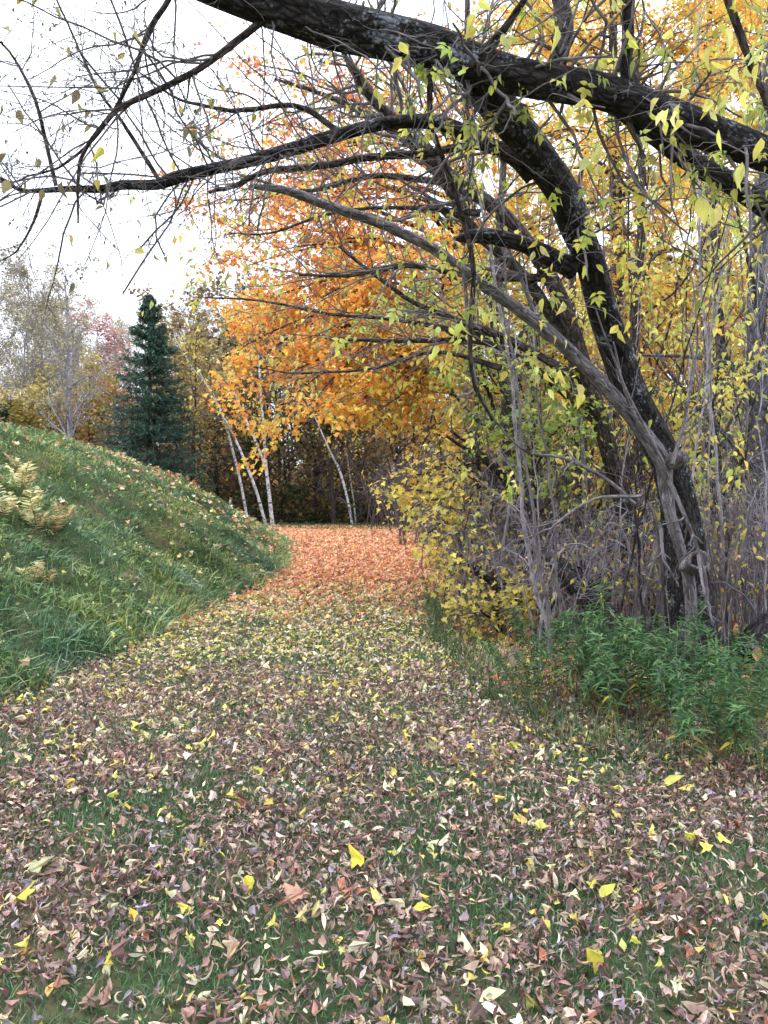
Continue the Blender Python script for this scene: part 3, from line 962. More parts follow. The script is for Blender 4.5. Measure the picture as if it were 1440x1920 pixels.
def maple(label, base, trunk_rows, targets, colours, wts, size, dens, n1=9, n2=7, protos=MAPLE, name='maple_tree', barkm=None, group=None, l1=(.7, 1.7), flat=.75, colfun=None):
    t = thing(name, label, 'tree', base, group)
    tp, tr = cat(np.array(trunk_rows)[:, :3], 40), np.interp(np.linspace(0, 1, 40), np.linspace(0, 1, len(trunk_rows)), np.array(trunk_rows)[:, 3])
    m = MB()
    m.tubes(tp, tr, 14, 0, lump=.08)
    c = MB()
    for (px, py, dd) in targets:
        e = P(px, py, dd)
        h = np.clip(np.interp(e[2], [0, 10], [.25, .8]) + rng.uniform(-.1, .1), .12, .95)
        i = int(h * 39)
        p, q = limb_to(tp[i], e, tr[i] * .42, .008)
        m.tubes(p, q, 7, 0)
        a, ar = spawn(p, q, n1, .35, 1., (.4, 1.15), l1, .5, 9, .10, flat=flat, rel=False, lift=-.15)
        b, br_ = spawn(a, ar, n2, .15, 1., (.4, 1.1), (.25, .55), .55, 6, .12, flat=flat, lift=-.1)
        if colfun is not None:      # the crown's lowest boughs are short on the side of the spruce
            ka, kb = ~((a[:, -1, 0] < -3.05) & (a[:, -1, 2] < 5.2)), ~((b[:, -1, 0] < -3.05) & (b[:, -1, 2] < 5.2))
            a, ar, b, br_ = a[ka], ar[ka], b[kb], br_[kb]
        c.tubes(a, ar, 5, 0)
        c.tubes(b, br_, 3, 0)
        tips = np.concatenate([b, a[:, ::2][:, :6] if False else b[:0]])
        thin = float(np.interp(py, [120, 300, 430, 540, 600], [.42, .55, .95, 1.3, 1.4])) if colfun is not None else 1.
        pz, d = on(tips, dens * thin, .1, 1.05, .07)
        pe, de = on(p[None], dens * 5, .7, 1.0, .12)
        pz, d = np.concatenate([pz, pe]), np.concatenate([d, de])
        n = len(pz)
        cc = pick(colours, n, wts, .14, .05) if colfun is None else colfun(pz)
        c.scatter(protos, pz, leaf_frames(d, .4, .45, .9, .55), rng.uniform(size[0], size[1], n), cc, 1)
    m.build('trunk', barkm or M_BARK2, t, base)
    c.build('crown', [M_TWIG, M_LEAF], t, base)
    return t


ORM = pal((248, 180, 82), (244, 164, 74), (250, 194, 90), (240, 152, 80), (250, 202, 104))
RED = pal((236, 148, 104), (226, 136, 112), (240, 162, 108))
GOLD = pal((244, 208, 100), (238, 196, 94), (230, 206, 108), (222, 190, 98), (246, 204, 98))
LIME = pal((202, 206, 100), (212, 208, 112), (184, 198, 98), (220, 206, 104))


def orange_mix(p):
    """Red tips towards the top and left of the crown, gold towards the path: the tree's own turning colours."""
    n = len(p)
    r = np.clip((p[:, 2] - 5.2) / 4 + (-p[:, 0] - 1.2) * .12 + rng.normal(0, .28, n), 0, 1)
    g = np.clip((p[:, 0] + .6) * .4 + (4.3 - p[:, 2]) * .28 + rng.normal(0, .32, n), 0, 1)
    c = pick(ORM, n, None, .14)
    u = rng.uniform(0, 1, n)
    rc, gc, lc = pick(RED, n, None, .14), pick(GOLD, n, None, .14), pick(LIME, n, None, .12)
    c = np.where((u < r * .6)[:, None], rc, c)
    c = np.where((u > 1 - g * .72)[:, None], gc, c)
    return np.where((rng.uniform(0, 1, n) < .05 + .05 * g)[:, None], lc, c)


b0 = P(905, 1050, 15.5)
b0[2] = ground(b0[0], b0[1])
tr_rows = [(b0[0], b0[1], b0[2] - .2, .24), (b0[0] - .1, b0[1], 2.5, .2), (b0[0] - .2, b0[1] - .2, 5., .17), (b0[0] - .3, b0[1] - .2, 8., .12), (b0[0] - .3, b0[1], 11.5, .05)]
tg = [(470, 725, 13.5), (455, 650, 13.), (465, 580, 13.8), (465, 690, 15), (500, 680, 12.5), (540, 700, 12.), (560, 640, 12.5), (640, 680, 12.), (700, 700, 11.8), (500, 560, 13), (600, 560, 12.6), (660, 620, 12.), (740, 660, 11.6), (460, 500, 14.5),
      (520, 470, 14), (620, 450, 13), (360, 390, 15.5), (400, 340, 15), (420, 440, 16), (480, 380, 14), (560, 370, 13.4), (420, 270, 16), (500, 230, 15), (560, 150, 15), (470, 120, 16.5), (620, 280, 13.6), (700, 340, 13), (700, 210, 14), (640, 120, 15.5),
      (760, 480, 12.4), (820, 590, 12), (800, 700, 12), (575, 765, 11.6), (650, 785, 11.3), (710, 770, 11.2), (560, 735, 12.2), (680, 520, 12.5), (760, 400, 13), (820, 300, 14), (780, 160, 15), (540, 300, 14.5), (480, 590, 15), (640, 380, 14), (850, 450, 13.5),
      (770, 760, 11.5), (820, 800, 11.8), (720, 60, 16), (580, 60, 17), (850, 80, 16)]
maple('large orange maple spreading low layered boughs over the far path', b0, tr_rows, tg, ORM, None, (.055, .095), 9, 8, 7, colfun=orange_mix)

b1 = P(1150, 1030, 15.5)
b1[2] = ground(b1[0], b1[1])
tr_rows = [(b1[0], b1[1], b1[2] - .2, .22), (b1[0], b1[1], 3, .19), (b1[0] + .1, b1[1], 6, .15), (b1[0], b1[1], 9, .11), (b1[0], b1[1], 12.5, .05)]
tg = [(900, 500, 13.5), (960, 380, 14), (1020, 250, 14.5), (1060, 120, 15), (1000, 20, 16), (1150, 30, 15.5), (1250, 60, 15), (1350, 40, 15), (1420, 120, 14), (1400, 250, 14), (1300, 200, 13.6), (1200, 300, 13.4), (1120, 380, 13), (1000, 500, 13), (930, 620, 13), (1050, 640, 12.8),
      (1200, 460, 13), (1320, 380, 13), (1430, 400, 13), (1260, 560, 12.8), (1380, 520, 12.6), (1180, 640, 12.6), (900, 720, 13), (990, 760, 12.6), (1100, 760, 13), (880, 240, 15), (900, 90, 16), (1430, 640, 12.6), (1320, 680, 13), (1240, 760, 13)]
YM = np.concatenate([GOLD * .94, ORM[:3], LIME[:2]])
maple('tall golden orange maple filling the sky behind the leaning trunk', b1, tr_rows, tg, YM, [2, 2.4, 2.4, 2, 1.6, 2.2, 2, 1.4, 2.2, 1.6], (.06, .1), 8, 9, 7)

b2 = P(1330, 1010, 20)
b2[2] = ground(b2[0], b2[1])
tr_rows = [(b2[0], b2[1], b2[2] - .2, .25), (b2[0], b2[1], 4, .2), (b2[0], b2[1], 9, .15), (b2[0], b2[1], 15, .05)]
tg = [(rng.uniform(860, 1480), rng.uniform(-120, 850), rng.uniform(17, 22)) for q in range(34)]
maple('back orange maple in the wood behind the tall golden maple', b2, tr_rows, tg, np.concatenate([ORM, GOLD]), None, (.1, .17), 8, 9, 7, protos=LOW, l1=(.9, 2.2))

# young yellow-green maples at the right edge of the path
for (px, py, dd, lab, tgs, colr) in [
    (905, 1130, 10.4, 'young yellow green maple whose low boughs reach over the right edge of the path',
     [(760, 960, 9.6), (790, 1010, 9.3), (800, 1060, 9.), (780, 890, 10), (830, 940, 9.6), (820, 850, 10.2), (870, 1000, 9.2), (850, 1080, 9.), (920, 820, 10), (760, 920, 10)], np.concatenate([pal((206, 200, 110), (190, 184, 96), (214, 206, 128)), GOLD[:3]])),
    (1010, 1120, 9.8, 'small green leaved maple in the thicket left of the grey dead stem',
     [(930, 680, 9), (1000, 560, 8.8), (960, 780, 8.8), (1050, 800, 8.4), (1080, 830, 8.4), (900, 600, 9.2), (1020, 700, 8.6), (880, 780, 9.4), (1060, 900, 8.6), (980, 860, 9), (860, 680, 9.6), (750, 570, 10), (700, 590, 10.5), (800, 540, 9.8)],
     pal((150, 170, 90), (172, 184, 94), (126, 152, 82), (190, 190, 98))),
    (940, 1175, 8.9, 'low yellow leaved shrub beside the path at the thicket edge', [(900, 1115, 8.6), (950, 1110, 8.6), (980, 1140, 8.4), (930, 1150, 8.2), (890, 1150, 8.4)], pal((212, 196, 96), (224, 208, 104), (200, 190, 104), (190, 170, 96))),
]:
    bb = P(px, py, dd)
    bb[2] = ground(bb[0], bb[1])
    hh = 4.2 if 'shrub' not in lab else .9
    maple(lab, bb, [(bb[0], bb[1], bb[2] - .1, .045), (bb[0] - .05, bb[1], hh * .4, .035), (bb[0] - .1, bb[1] - .1, hh * .75, .025), (bb[0] - .15, bb[1] - .1, hh, .012)], tgs, colr, None, (.045, .08), 2.6 if 'yellow' in lab else 3.6, 7, 4,
          name='maple_sapling' if hh > 2 else 'yellow_shrub', l1=(.25, .75), flat=.5)


# ================================================================= GENERIC WOODLAND TREE
def tree(name, label, px, dd, height, lean=0., r=.14, colours=None, wts=None, dens=1.6, size=(.14, .22), low=.3, spread=(.18, .34), barkm=None, n1=22, n2=6, n3=3, group=None, up=.35, twig=None, protos=LOW, base=None, jit=.12, cat_='tree', rmin=.006, down=.5):
    b = P(px, 980, dd) if base is None else np.asarray(base, float)
    b[2] = ground(b[0], b[1])
    t = thing(name, label, cat_, b, group)
    n = 24
    u = np.linspace(0, 1, n)
    tp = b + np.stack([lean * height * u ** 1.4, .03 * height * u * rng.normal(), height * u - .1], -1)
    tp[:, :2] += np.cumsum(rng.normal(0, .012 * height / 6, (n, 2)), 0)
    tr = r * (1 - .88 * u ** .9)
    m = MB()
    m.tubes(tp, tr, 9, 0, lump=.06)
    a, ar = spawn(tp, tr, n1, low, .98, (.5, 1.15), spread, .42, 9, .09, up=up, rmin=rmin)
    m.tubes(a, ar, 5, 0)
    m.build('trunk', barkm or M_BARK2, t, b)
    c = MB()
    b_, br_ = spawn(a, ar, n2, .2, 1., (.4, 1.05), (.25, .55), .55, 6, .11, up=.12, rmin=rmin * .7)
    c.tubes(b_, br_, 4, 0)
    c2, cr_ = spawn(b_, br_, n3, .2, 1., (.4, 1.05), (.3, .65), .55, 4, .12, rmin=rmin * .5)
    c.tubes(c2, cr_, 3, 0)
    if colours is not None:
        leaves(c, c2, dens, size, colours, wts, protos, 1, .1, jit, down)
    c.build('crown', [twig or M_TWIG, M_LEAF], t, b)
    return t


OLIVE = pal((184, 172, 92), (164, 156, 92), (198, 180, 98), (172, 150, 88))
RUST = pal((206, 158, 106), (212, 166, 108), (188, 140, 100), (218, 176, 116))
UMB = pal((136, 110, 76), (152, 124, 76), (114, 96, 74), (166, 140, 80))
PINK = pal((204, 156, 148), (186, 140, 138), (212, 168, 150))
DGREEN = pal((52, 68, 44), (64, 80, 50), (44, 58, 42))
FEW = pal((170, 160, 120), (150, 142, 120), (180, 170, 110))

# grey, nearly bare trees left of the spruce
G = 'bare grey trees beyond the mound'
for px, dd, h, lab in [(22, 46, 14.5, 'bare grey tree at the left edge of the photo beyond the mound'), (75, 52, 15.5, 'tall twiggy grey tree left of the white trunked one'), (112, 58, 15, 'slender bare tree just left of the white trunked tree'), (-30, 50, 15, 'leafless tree cut by the left picture edge above the mound'),
                       (215, 56, 13, 'thin bare tree between the pink topped tree and the spruce'), (340, 52, 13, 'pale bare tree showing just right of the spruce top'), (50, 60, 17, 'farthest tall bare tree near the left edge'), (150, 62, 16, 'far bare tree between the white trunk and the pink topped tree'), (250, 60, 14, 'far bare tree touching the left side of the spruce top'), (310, 60, 14.5, 'far bare tree hidden in part by the spruce top'), (95, 47, 12, 'bushy bare tree close behind the white trunk'), (385, 58, 14, 'bare tree between the spruce and the orange maple')]:
    tree('bare_tree', lab, px, dd, h, rng.normal(0, .03), .15, FEW, None, 1.3, (.09, .17), .22, (.2, .36), barkm=M_GREY, n1=36, n2=10, n3=7, group=G, twig=M_GREY, rmin=.015)
tree('white_barked_tree', 'tall tree with a pale white trunk rising behind the mound', 128, 39.0, 12.4, -.02, .19, FEW, None, .9, (.12, .2), .3, (.2, .36), barkm=M_PALE, n1=30, n2=8, n3=5, twig=M_GREY, rmin=.012)
tree('pink_topped_tree', 'tree with a pinkish red top left of the spruce', 185, 50, 12.6, 0, .13, PINK, None, 1.8, (.12, .22), .4, (.2, .34), barkm=M_GREY, n1=30, n2=8, n3=5, twig=M_GREY, rmin=.01)
for px, dd, h, colr, lab in [(40, 43, 6.3, OLIVE, 'small olive yellow tree above the left end of the mound'), (95, 44, 8.0, OLIVE, 'small olive yellow tree around the white trunk'), (172, 44, 8.3, OLIVE, 'olive yellow tree between the white trunk and the spruce'), (90, 46, 6.0, RUST, 'rusty orange understory tree left of the white trunk'), (175, 45, 6.4, RUST, 'rusty orange understory tree left of the spruce'),
                             (215, 44, 7.2, RUST, 'rust coloured tree touching the left side of the spruce'), (10, 44, 6.2, RUST, 'rust coloured tree at the far left edge'), (140, 48, 6.0, RUST, 'low orange tree directly behind the white trunk'), (372, 44, 8.5, RUST, 'russet tree at the right foot of the spruce'), (350, 48, 9.5, OLIVE, 'olive tree standing right behind the spruce')]:
    tree('understory_tree', lab, px, dd, h, 0, .08, colr, None, 1.8 if colr is OLIVE else 1.9, (.14, .25), .1, (.25, .46), n1=30, n2=7, n3=4, up=.15, group='understory trees beyond the mound')
tree('spruce_sapling', 'small dark evergreen at the left edge above the mound', 0, 39, 5.6, 0, .08, DGREEN, None, 3, (.15, .24), .1, (.2, .3), up=.1)

# the wood behind the birches
G = 'brown olive trees of the wood behind the birches'
i = 0
where = ['behind the left leaning birch', 'left of the forked birch', 'behind the forked birch', 'right of the forked birch', 'in the dark gap of the wood', 'above the end of the path', 'left of the slim right birch', 'behind the slim right birch', 'at the right end of the dark wood', 'behind the yellow maple boughs']
for row, (dd, hh) in enumerate([(39, 9.5), (46, 11.5), (55, 14)]):
    for q, px in enumerate([372, 415, 455, 500, 545, 590, 635, 680, 725, 775]):
        cl = [UMB, OLIVE, UMB, np.concatenate([UMB, DGREEN]), np.concatenate([DGREEN, UMB[:2]]), np.concatenate([DGREEN, UMB]), UMB, np.concatenate([UMB, RUST[:1]]), UMB, RUST][q]
        tree('woodland_tree', ['slim front', 'middle', 'tall far'][row] + ' brown olive tree ' + where[q], px + rng.normal(0, 10), dd + rng.normal(0, 1.5), hh * rng.uniform(.85, 1.1), rng.normal(-.03, .04), .11, cl, None, 2.3, (.18, .3), .08, (.28, .44), M_BARK2, 26, 6, 3, G, .12)
for q in range(13):
    tree('woodland_tree', 'dark crowded tree of the wood seen through the right thicket', rng.uniform(830, 1500), rng.uniform(24, 34), rng.uniform(7, 11), rng.normal(0, .04), .16, np.concatenate([UMB, OLIVE, GOLD[:2]]), None, 2.0, (.16, .26), .1, (.25, .4), M_BARK2, 24, 6, 3, 'trees deep behind the thicket', .1)
# far mass of woodland
mb = MB()
n = 60000
x = rng.uniform(-75, 75, n)
y = rng.uniform(62, 85, n)
top = 9 + 4.5 * np.sin(x * .21) * np.sin(x * .083 + 2) + 2 * np.sin(x * .9)
z = ground(x, y) + top * rng.uniform(0, 1, n) ** .9
k = (x > -22) | (z < 7)
x, y, z = x[k], y[k], z[k]
n = len(x)
mb.scatter(LOW, np.stack([x, y, z], -1), leaf_frames(rng.normal(size=(n, 3))), rng.uniform(.4, .75, n), pick(np.concatenate([UMB, OLIVE[:2], RUST[:1]]), n, None, .2), 1)
tx = rng.uniform(-75, 75, 260)
ty = rng.uniform(60, 84, 260)
tz = ground(tx, ty)
tp = np.stack([np.stack([tx, ty, tz - .2], -1), np.stack([tx + .1, ty, tz + 4], -1), np.stack([tx - .1, ty, tz + 10], -1)], 1)
mb.tubes(tp, np.tile([.16, .13, .06], (260, 1)), 6, 0)
tag(mb.build('far_woods', [M_BARK2, M_LEAF]), 'distant brown and olive woodland closing the view', 'woods', kind='stuff')

# low undergrowth under the wood
mb = MB()
n = 42000
x = rng.uniform(-22, 9, n)
y = rng.uniform(36.5, 58, n)
top = 1.6 + .9 * np.sin(x * 1.1 + y * .7) * np.sin(x * .43 - y * .9) + .5 * np.sin(2.7 * x)
z = ground(x, y) + np.clip(top, .4, 4) * rng.uniform(0, 1, n)
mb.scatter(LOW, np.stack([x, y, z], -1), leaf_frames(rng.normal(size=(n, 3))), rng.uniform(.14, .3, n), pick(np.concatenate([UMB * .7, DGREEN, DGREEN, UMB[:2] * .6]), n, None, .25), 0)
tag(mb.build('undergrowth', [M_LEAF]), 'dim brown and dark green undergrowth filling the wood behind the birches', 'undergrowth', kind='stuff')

# ---- birches
G = 'white birches at the far bend of the path'
BI = [('white birch stem leaning left nearest the spruce', [(466, 985, 34, 9), (450, 900, 34, 9), (432, 830, 34, 8), (415, 775, 34, 7), (392, 730, 34, 5), (360, 690, 34, 3), (330, 640, 34, 2)]),
      ('long white birch leaning left, second from the spruce', [(500, 990, 33.5, 11), (480, 920, 33.5, 10), (455, 855, 33.5, 9), (432, 805, 33.5, 8), (400, 745, 33.5, 5), (370, 690, 33.5, 3)]),
      ('forked white birch with the thickest trunk of the birches', [(512, 992, 33, 14), (505, 930, 33, 12), (498, 870, 33, 11), (494, 810, 33, 9), (489, 760, 33, 7), (484, 690, 33, 5), (478, 600, 33, 2)]),
      ('slim birch leaning left above the middle of the path end', [(662, 990, 35, 9), (650, 930, 35, 8), (636, 880, 35, 8), (618, 845, 35, 6), (590, 780, 35, 4), (560, 720, 35, 2)]),
      ('thin birch right of the slim leaning one', [(668, 985, 37, 6), (660, 920, 37, 5), (652, 870, 37, 4), (640, 800, 37, 3)]),
      ('faint pale birch among the dark stems by the right bank', [(712, 960, 38, 6), (694, 900, 38, 6), (676, 850, 38, 5), (650, 780, 38, 3)]),
      ('short visible birch under the red leaf bough', [(724, 940, 38, 6), (716, 890, 38, 5), (706, 835, 38, 5), (700, 770, 38, 3)])]
for j, (lab, rows) in enumerate(BI):
    b = P(*rows[0][:3])
    t = thing('birch_tree', lab, 'birch', b, G)
    p, q = pix(rows, 40, .01)
    q = q * .58
    m = MB()
    m.tubes(p, q, 10, 0, lump=.05)
    ps, qs = [p], [q]
    if j == 2:
        p2, q2 = pix([(498, 875, 33, 9), (478, 825, 33, 8), (455, 775, 33, 7), (438, 735, 33, 5), (415, 680, 33, 3)], 40, .01)
        q2 = q2 * .58
        m.tubes(p2, q2, 8, 0)
        p3, q3 = pix([(508, 960, 33, 6), (500, 900, 33, 6), (496, 870, 33, 5)], 40, .01)
        m.tubes(p3, q3 * .58, 8, 0)
        ps.append(p2)
        qs.append(q2)
    m.build('trunk', M_BIRCH, t, b)
    c = MB()
    a, ar = spawn(np.stack(ps), np.stack(qs), 14, .35, 1., (.5, 1.1), (.8, 2.2), .45, 8, .12, up=.1, rel=False, rmin=.008)
    b_, br_ = spawn(a, ar, 5, .2, 1., (.4, 1.), (.3, .6), .6, 5, .12, rmin=.005)
    c.tubes(a, ar, 4, 0)
    c.tubes(b_, br_, 3, 0)
    leaves(c, b_, 3.2, (.1, .16), np.concatenate([OLIVE, GOLD[:1]]), None, LOW, 1, .1, .12, .8)
    c.build('crown', [M_TWIG, M_LEAF], t, b)
b = P(430, 965, 32.5)
t = MB()
p, q = pix([(428, 985, 32.5, 5), (430, 960, 32.5, 5), (432, 936, 32.5, 4), (433, 934, 32.5, 1)], 14)
t.tubes(p, q, 8, 0, lump=.06)
tag(t.build('birch_stump', M_BIRCH, None, b), 'short pale birch stump standing alone at the foot of the mound', 'stump')

# ---- the spruce
b = P(281, 960, 33.)
b[2] = ground(b[0], b[1])
top = P(280, 556, 33.)[2]
t = thing('spruce_tree', 'tall dark blue green spruce standing behind the mound', 'spruce', b)
m = MB()
n = 30
H = top - b[2]
u = np.linspace(0, 1, n)
tp = b + np.stack([np.zeros(n), np.zeros(n), H * u - .1], -1)
tr = .17 * (1 - u) + .012
m.tubes(tp, tr, 10, 0, lump=.05)
m.build('trunk', M_BARK2, t, b)
c = MB()
nb = 680
hu = 1 - (rng.uniform(0, 1, nb) ** .62) * .97
hu[:24] = np.linspace(.9, .99, 24)
lay_ = np.round(hu * 27) / 27 + rng.normal(0, .006, nb)
hu = np.clip(.2 * hu + .8 * lay_, .03, .996)
Lb = (3.15 * (1 - hu) ** .86 + .03) * rng.uniform(.72, 1.12, nb)
az = rng.uniform(0, 6.28, nb)
k = 9
s = np.linspace(0, 1, k)
drp = np.interp(hu, [0, .5, .85, 1], [-.38, -.2, .25, .9])
bp = b + np.stack([np.cos(az)[:, None] * Lb[:, None] * s, np.sin(az)[:, None] * Lb[:, None] * s,
                   (hu * H)[:, None] + Lb[:, None] * (drp[:, None] * s + .16 * s ** 2.5)], -1)
c.tubes(bp, np.repeat(np.linspace(.018, .004, k)[None], nb, 0), 3, 0)
a, ar = spawn(bp, np.full((nb, k), .006), 11, .1, 1., (.6, 1.1), (.14, .34), .8, 4, .05, flat=.5, lift=-.25, rmin=.003)
c.tubes(a, ar, 3, 0)
SPR = pal((56, 86, 72), (44, 72, 60), (74, 106, 88), (94, 126, 104))
allp = np.concatenate([a, bp[:, [0, 3, 6, 8]], bp[:, [5, 6, 7, 8]]])
pz, d = on(allp, 9, .02, 1., .015)
nn = len(pz)
dirs = d * .9 + rng.normal(0, .55, (nn, 3))
c.scatter([ovate_proto(.11, .03, .05, (0, .5, 1), (.5, 1, .2))], pz, R_axis(dirs, rng.normal(size=(nn, 3))), rng.uniform(.09, .15, nn), pick(SPR, nn, [3, 3, 2, 1], .2), 1)
c.build('crown', [M_TWIG, M_NEEDLE], t, b)

# ================================================================= THE RIGHT-HAND THICKET
DARKG = 'dark trunks inside the thicket'
for rows, lab, mm, nm in [
    ([(1432, 1170, 9, 60), (1428, 1000, 9, 52), (1424, 860, 9, 48), (1422, 740, 9.1, 44), (1415, 600, 9.2, 34), (1425, 380, 9.4, 26), (1440, 100, 9.6, 18)], 'large grey trunk at the right edge of the thicket', M_BLUE, 'grey_trunk_tree'),
    ([(1000, 1090, 10.5, 60), (985, 980, 10.5, 52), (960, 860, 10.5, 44), (950, 700, 10.5, 38), (940, 480, 10.6, 30), (960, 200, 11, 20)], 'dark upright trunk left in the thicket behind the bramble tangle', M_BARK2, 'dark_trunk_tree'),
    ([(1190, 1110, 10, 46), (1185, 1000, 10, 42), (1190, 860, 10, 36), (1185, 640, 10, 30), (1200, 400, 10, 24), (1190, 100, 10.4, 14)], 'dark trunk in the thicket directly behind the leaning trunk', M_BARK2, 'dark_trunk_tree'),
    ([(1345, 1150, 9.6, 44), (1350, 1000, 9.6, 38), (1335, 850, 9.6, 34), (1350, 700, 9.7, 28), (1345, 450, 9.8, 24), (1330, 150, 10, 14)], 'straight dark stem between the leaning trunk and the large grey trunk', M_BARK2, 'dark_trunk_tree'),
    ([(1100, 1100, 11.5, 40), (1095, 960, 11.5, 34), (1085, 800, 11.5, 30), (1070, 600, 11.5, 24), (1090, 300, 12, 16)], 'dark stem behind the small green leaved maple', M_BARK2, 'dark_trunk_tree')]:
    b = P(*rows[0][:3])
    b[2] = ground(b[0], b[1])
    t = thing(nm, lab, 'tree', b)
    p, q = pix(rows, 60, .012)
    q = q * (np.linspace(.95, .5, 60) if mm is M_BARK2 else 1.)
    m = MB()
    m.tubes(p, q, 16, 0, lump=.1)
    a, ar = spawn(p, q, 16, .2, 1., (.5, 1.1), (.8, 2.4), .3, 9, .12, up=.2, rel=False)
    m.tubes(a, ar, 6, 0)
    m.build('trunk', mm, t, b)
    c = MB()
    b_, br_ = spawn(a, ar, 5, .2, 1., (.4, 1.1), (.25, .6), .55, 6, .14)
    c.tubes(b_, br_, 4, 0)
    c2, cr_ = spawn(b_, br_, 2, .2, 1., (.4, 1.1), (.3, .7), .6, 4, .14)
    c.tubes(c2, cr_, 3, 0)
    leaves(c, b_, 1.2, (.06, .1), np.concatenate([LIME, GOLD[:2]]), None, OVATE, 1, .2, .06, .9)
    c.build('crown', [M_TWIG, M_LEAF], t, b)

# upright saplings
zones = [(860, 980, 'slim grey sapling at the path side of the thicket'), (980, 1120, 'slim grey sapling between the dark left trunk and the dead grey stem'), (1120, 1240, 'slim grey sapling behind the leaning trunk'),
         (1240, 1340, 'slim grey sapling just right of the leaning trunk'), (1340, 1470, 'slim grey sapling beside the large grey trunk')]
for zi, (xa, xb, lab) in enumerate(zones):
    for q in range([9, 12, 13, 16, 18][zi]):
        dd = rng.uniform(6.8, 12.5) if zi != 0 else rng.uniform(9, 14)
        px = rng.uniform(xa, xb)
        b = P(px, 1100, dd)
        b[2] = ground(b[0], b[1])
        h = rng.uniform(2.8, 6.8)
        r = rng.uniform(.01, .028)
        t = thing('sapling', lab, 'sapling', b, lab.replace('slim grey sapling', 'saplings'))
        n = 26
        u = np.linspace(0, 1, n)
        p = b + np.stack([rng.normal(0, .1) * h * u, rng.normal(0, .05) * h * u, h * u - .05], -1)
        p[:, :2] += np.cumsum(rng.normal(0, .014, (n, 2)), 0)
        rad = r * (1 - .75 * u)
        m = MB()
        m.tubes(p, rad, 7, 0, lump=.05)
        a, ar = spawn(p, rad, int(rng.integers(7, 14)), .15, 1., (.3, .8), (.3, 1.1), .55, 8, .12, up=.35, rel=False)
        m.tubes(a, ar, 5, 0)
        m.build('trunk', [M_GREY, M_TWIG, M_BARK2][q % 3], t, b)
        c = MB()
        b_, br_ = spawn(a, ar, 3.5, .2, 1., (.4, 1.1), (.3, .7), .6, 6, .15)
        c.tubes(b_, br_, 3, 0)
        if rng.uniform() < .75:
            leaves(c, b_, rng.uniform(2.2, 5.0), (.055, .095), np.concatenate([LIME, GOLD[:3], YG[:3]]), None, OVATE, 1, .2, .05, .9)
        c.build('crown', [M_GREY, M_LEAF], t, b)

# tangled bare bushes
for px, py, dd, w, h, nst, lab, mm in [
    (930, 1110, 9.6, .9, 1.5, 60, 'tangle of bare grey bramble stems at the path side of the thicket', M_GREY), (1080, 1120, 8.4, 1.0, 1.4, 55, 'grey bramble tangle in front of the small green maple', M_GREY), (1010, 1080, 11, 1.2, 1.8, 55, 'bare twiggy bush behind the grey brambles', M_PURP),
    (1370, 1190, 7.2, .7, 1.6, 50, 'twiggy bush right of the leaning trunk foot', M_TWIG), (1230, 1150, 7.8, .8, 1.3, 44, 'dry twigs gathered round the leaning trunk foot', M_GREY), (828, 1030, 22, 1.4, 1.6, 60, 'dull brown bush on the right bank where the path bends', M_TWIG), (800, 1010, 27, 1.8, 2.6, 70, 'purplish brown bare bush at the far right bend of the path', M_PURP),
    (868, 1090, 12.5, .6, .9, 40, 'low dry brown bush at the right edge of the orange leaves', M_TWIG), (850, 1060, 17, .9, 1.1, 46, 'dry stalks along the right edge of the orange carpet', M_TWIG), (1440, 1160, 8.2, .8, 1.8, 50, 'twiggy bush at the foot of the large grey trunk', M_GREY), (1140, 1100, 9.6, 1.1, 2.2, 60, 'tall bare bush in the middle of the thicket', M_PURP),
    (752, 990, 32, 1.8, 2.6, 70, 'reddish brown bare bush below the slim birch', M_PURP), (930, 1060, 15, 1.3, 2.8, 70, 'tall purplish bare bush beside the orange maple trunk', M_PURP), (980, 1060, 14, 1.6, 3.2, 70, 'tall dark bare bush deep in the thicket', M_PURP), (1280, 1080, 11.5, 1.5, 3.0, 70, 'tall grey bare bush between the trunks', M_PURP)]:
    b = P(px, py, dd)
    b[2] = ground(b[0], b[1])
    st = b + np.stack([rng.normal(0, w * .35, nst), rng.normal(0, w * .35, nst), np.full(nst, -.03)], -1)
    n = 10
    az = rng.uniform(0, 6.28, nst)
    u = np.linspace(0, 1, n)
    ou = rng.uniform(.2, 1., nst)[:, None] * w
    hh = rng.uniform(.5, 1.1, nst)[:, None] * h
    p = np.stack([st[:, :1] + np.cos(az)[:, None] * ou * u ** 1.5, st[:, 1:2] + np.sin(az)[:, None] * ou * u ** 1.5, st[:, 2:] + hh * (np.sin(u * 1.9) / np.sin(1.5))], -1)
    p += np.cumsum(rng.normal(0, .02 * h, p.shape), 1) * u[None, :, None]
    sc = max(1., dd / 12)
    back = mm is M_PURP
    m = MB()
    th_ = rng.gamma(3., .0026, nst) + .002
    m.tubes(p, th_[:, None] * np.linspace(1, .4, n)[None] * sc, 5, 0)
    a, ar = spawn(p, np.full((nst, n), .004 * sc), 4.0 if back else 5.5, .15, 1., (.4, 1.2), (.2, .5), .7, 7, .2, rmin=.002 * sc)
    m.tubes(a, ar, 4, 0)
    b_, br_ = spawn(a, ar, 1.4 if back else 2.6, .1, 1., (.4, 1.2), (.3, .7), .7, 5, .2, rmin=.0016 * sc)
    m.tubes(b_, br_, 3, 0)
    leaves(m, b_, .35, (.05 * sc ** .5, .085 * sc ** .5), np.concatenate([LIME[:2], GOLD[:2], BROWN[:4]]), None, OVATE, 1, .2, .04, .9)
    o = m.build('bare_bush', [mm, M_LEAF], None, b)
    tag(o, lab, 'bush', 'bare bushes of the thicket')

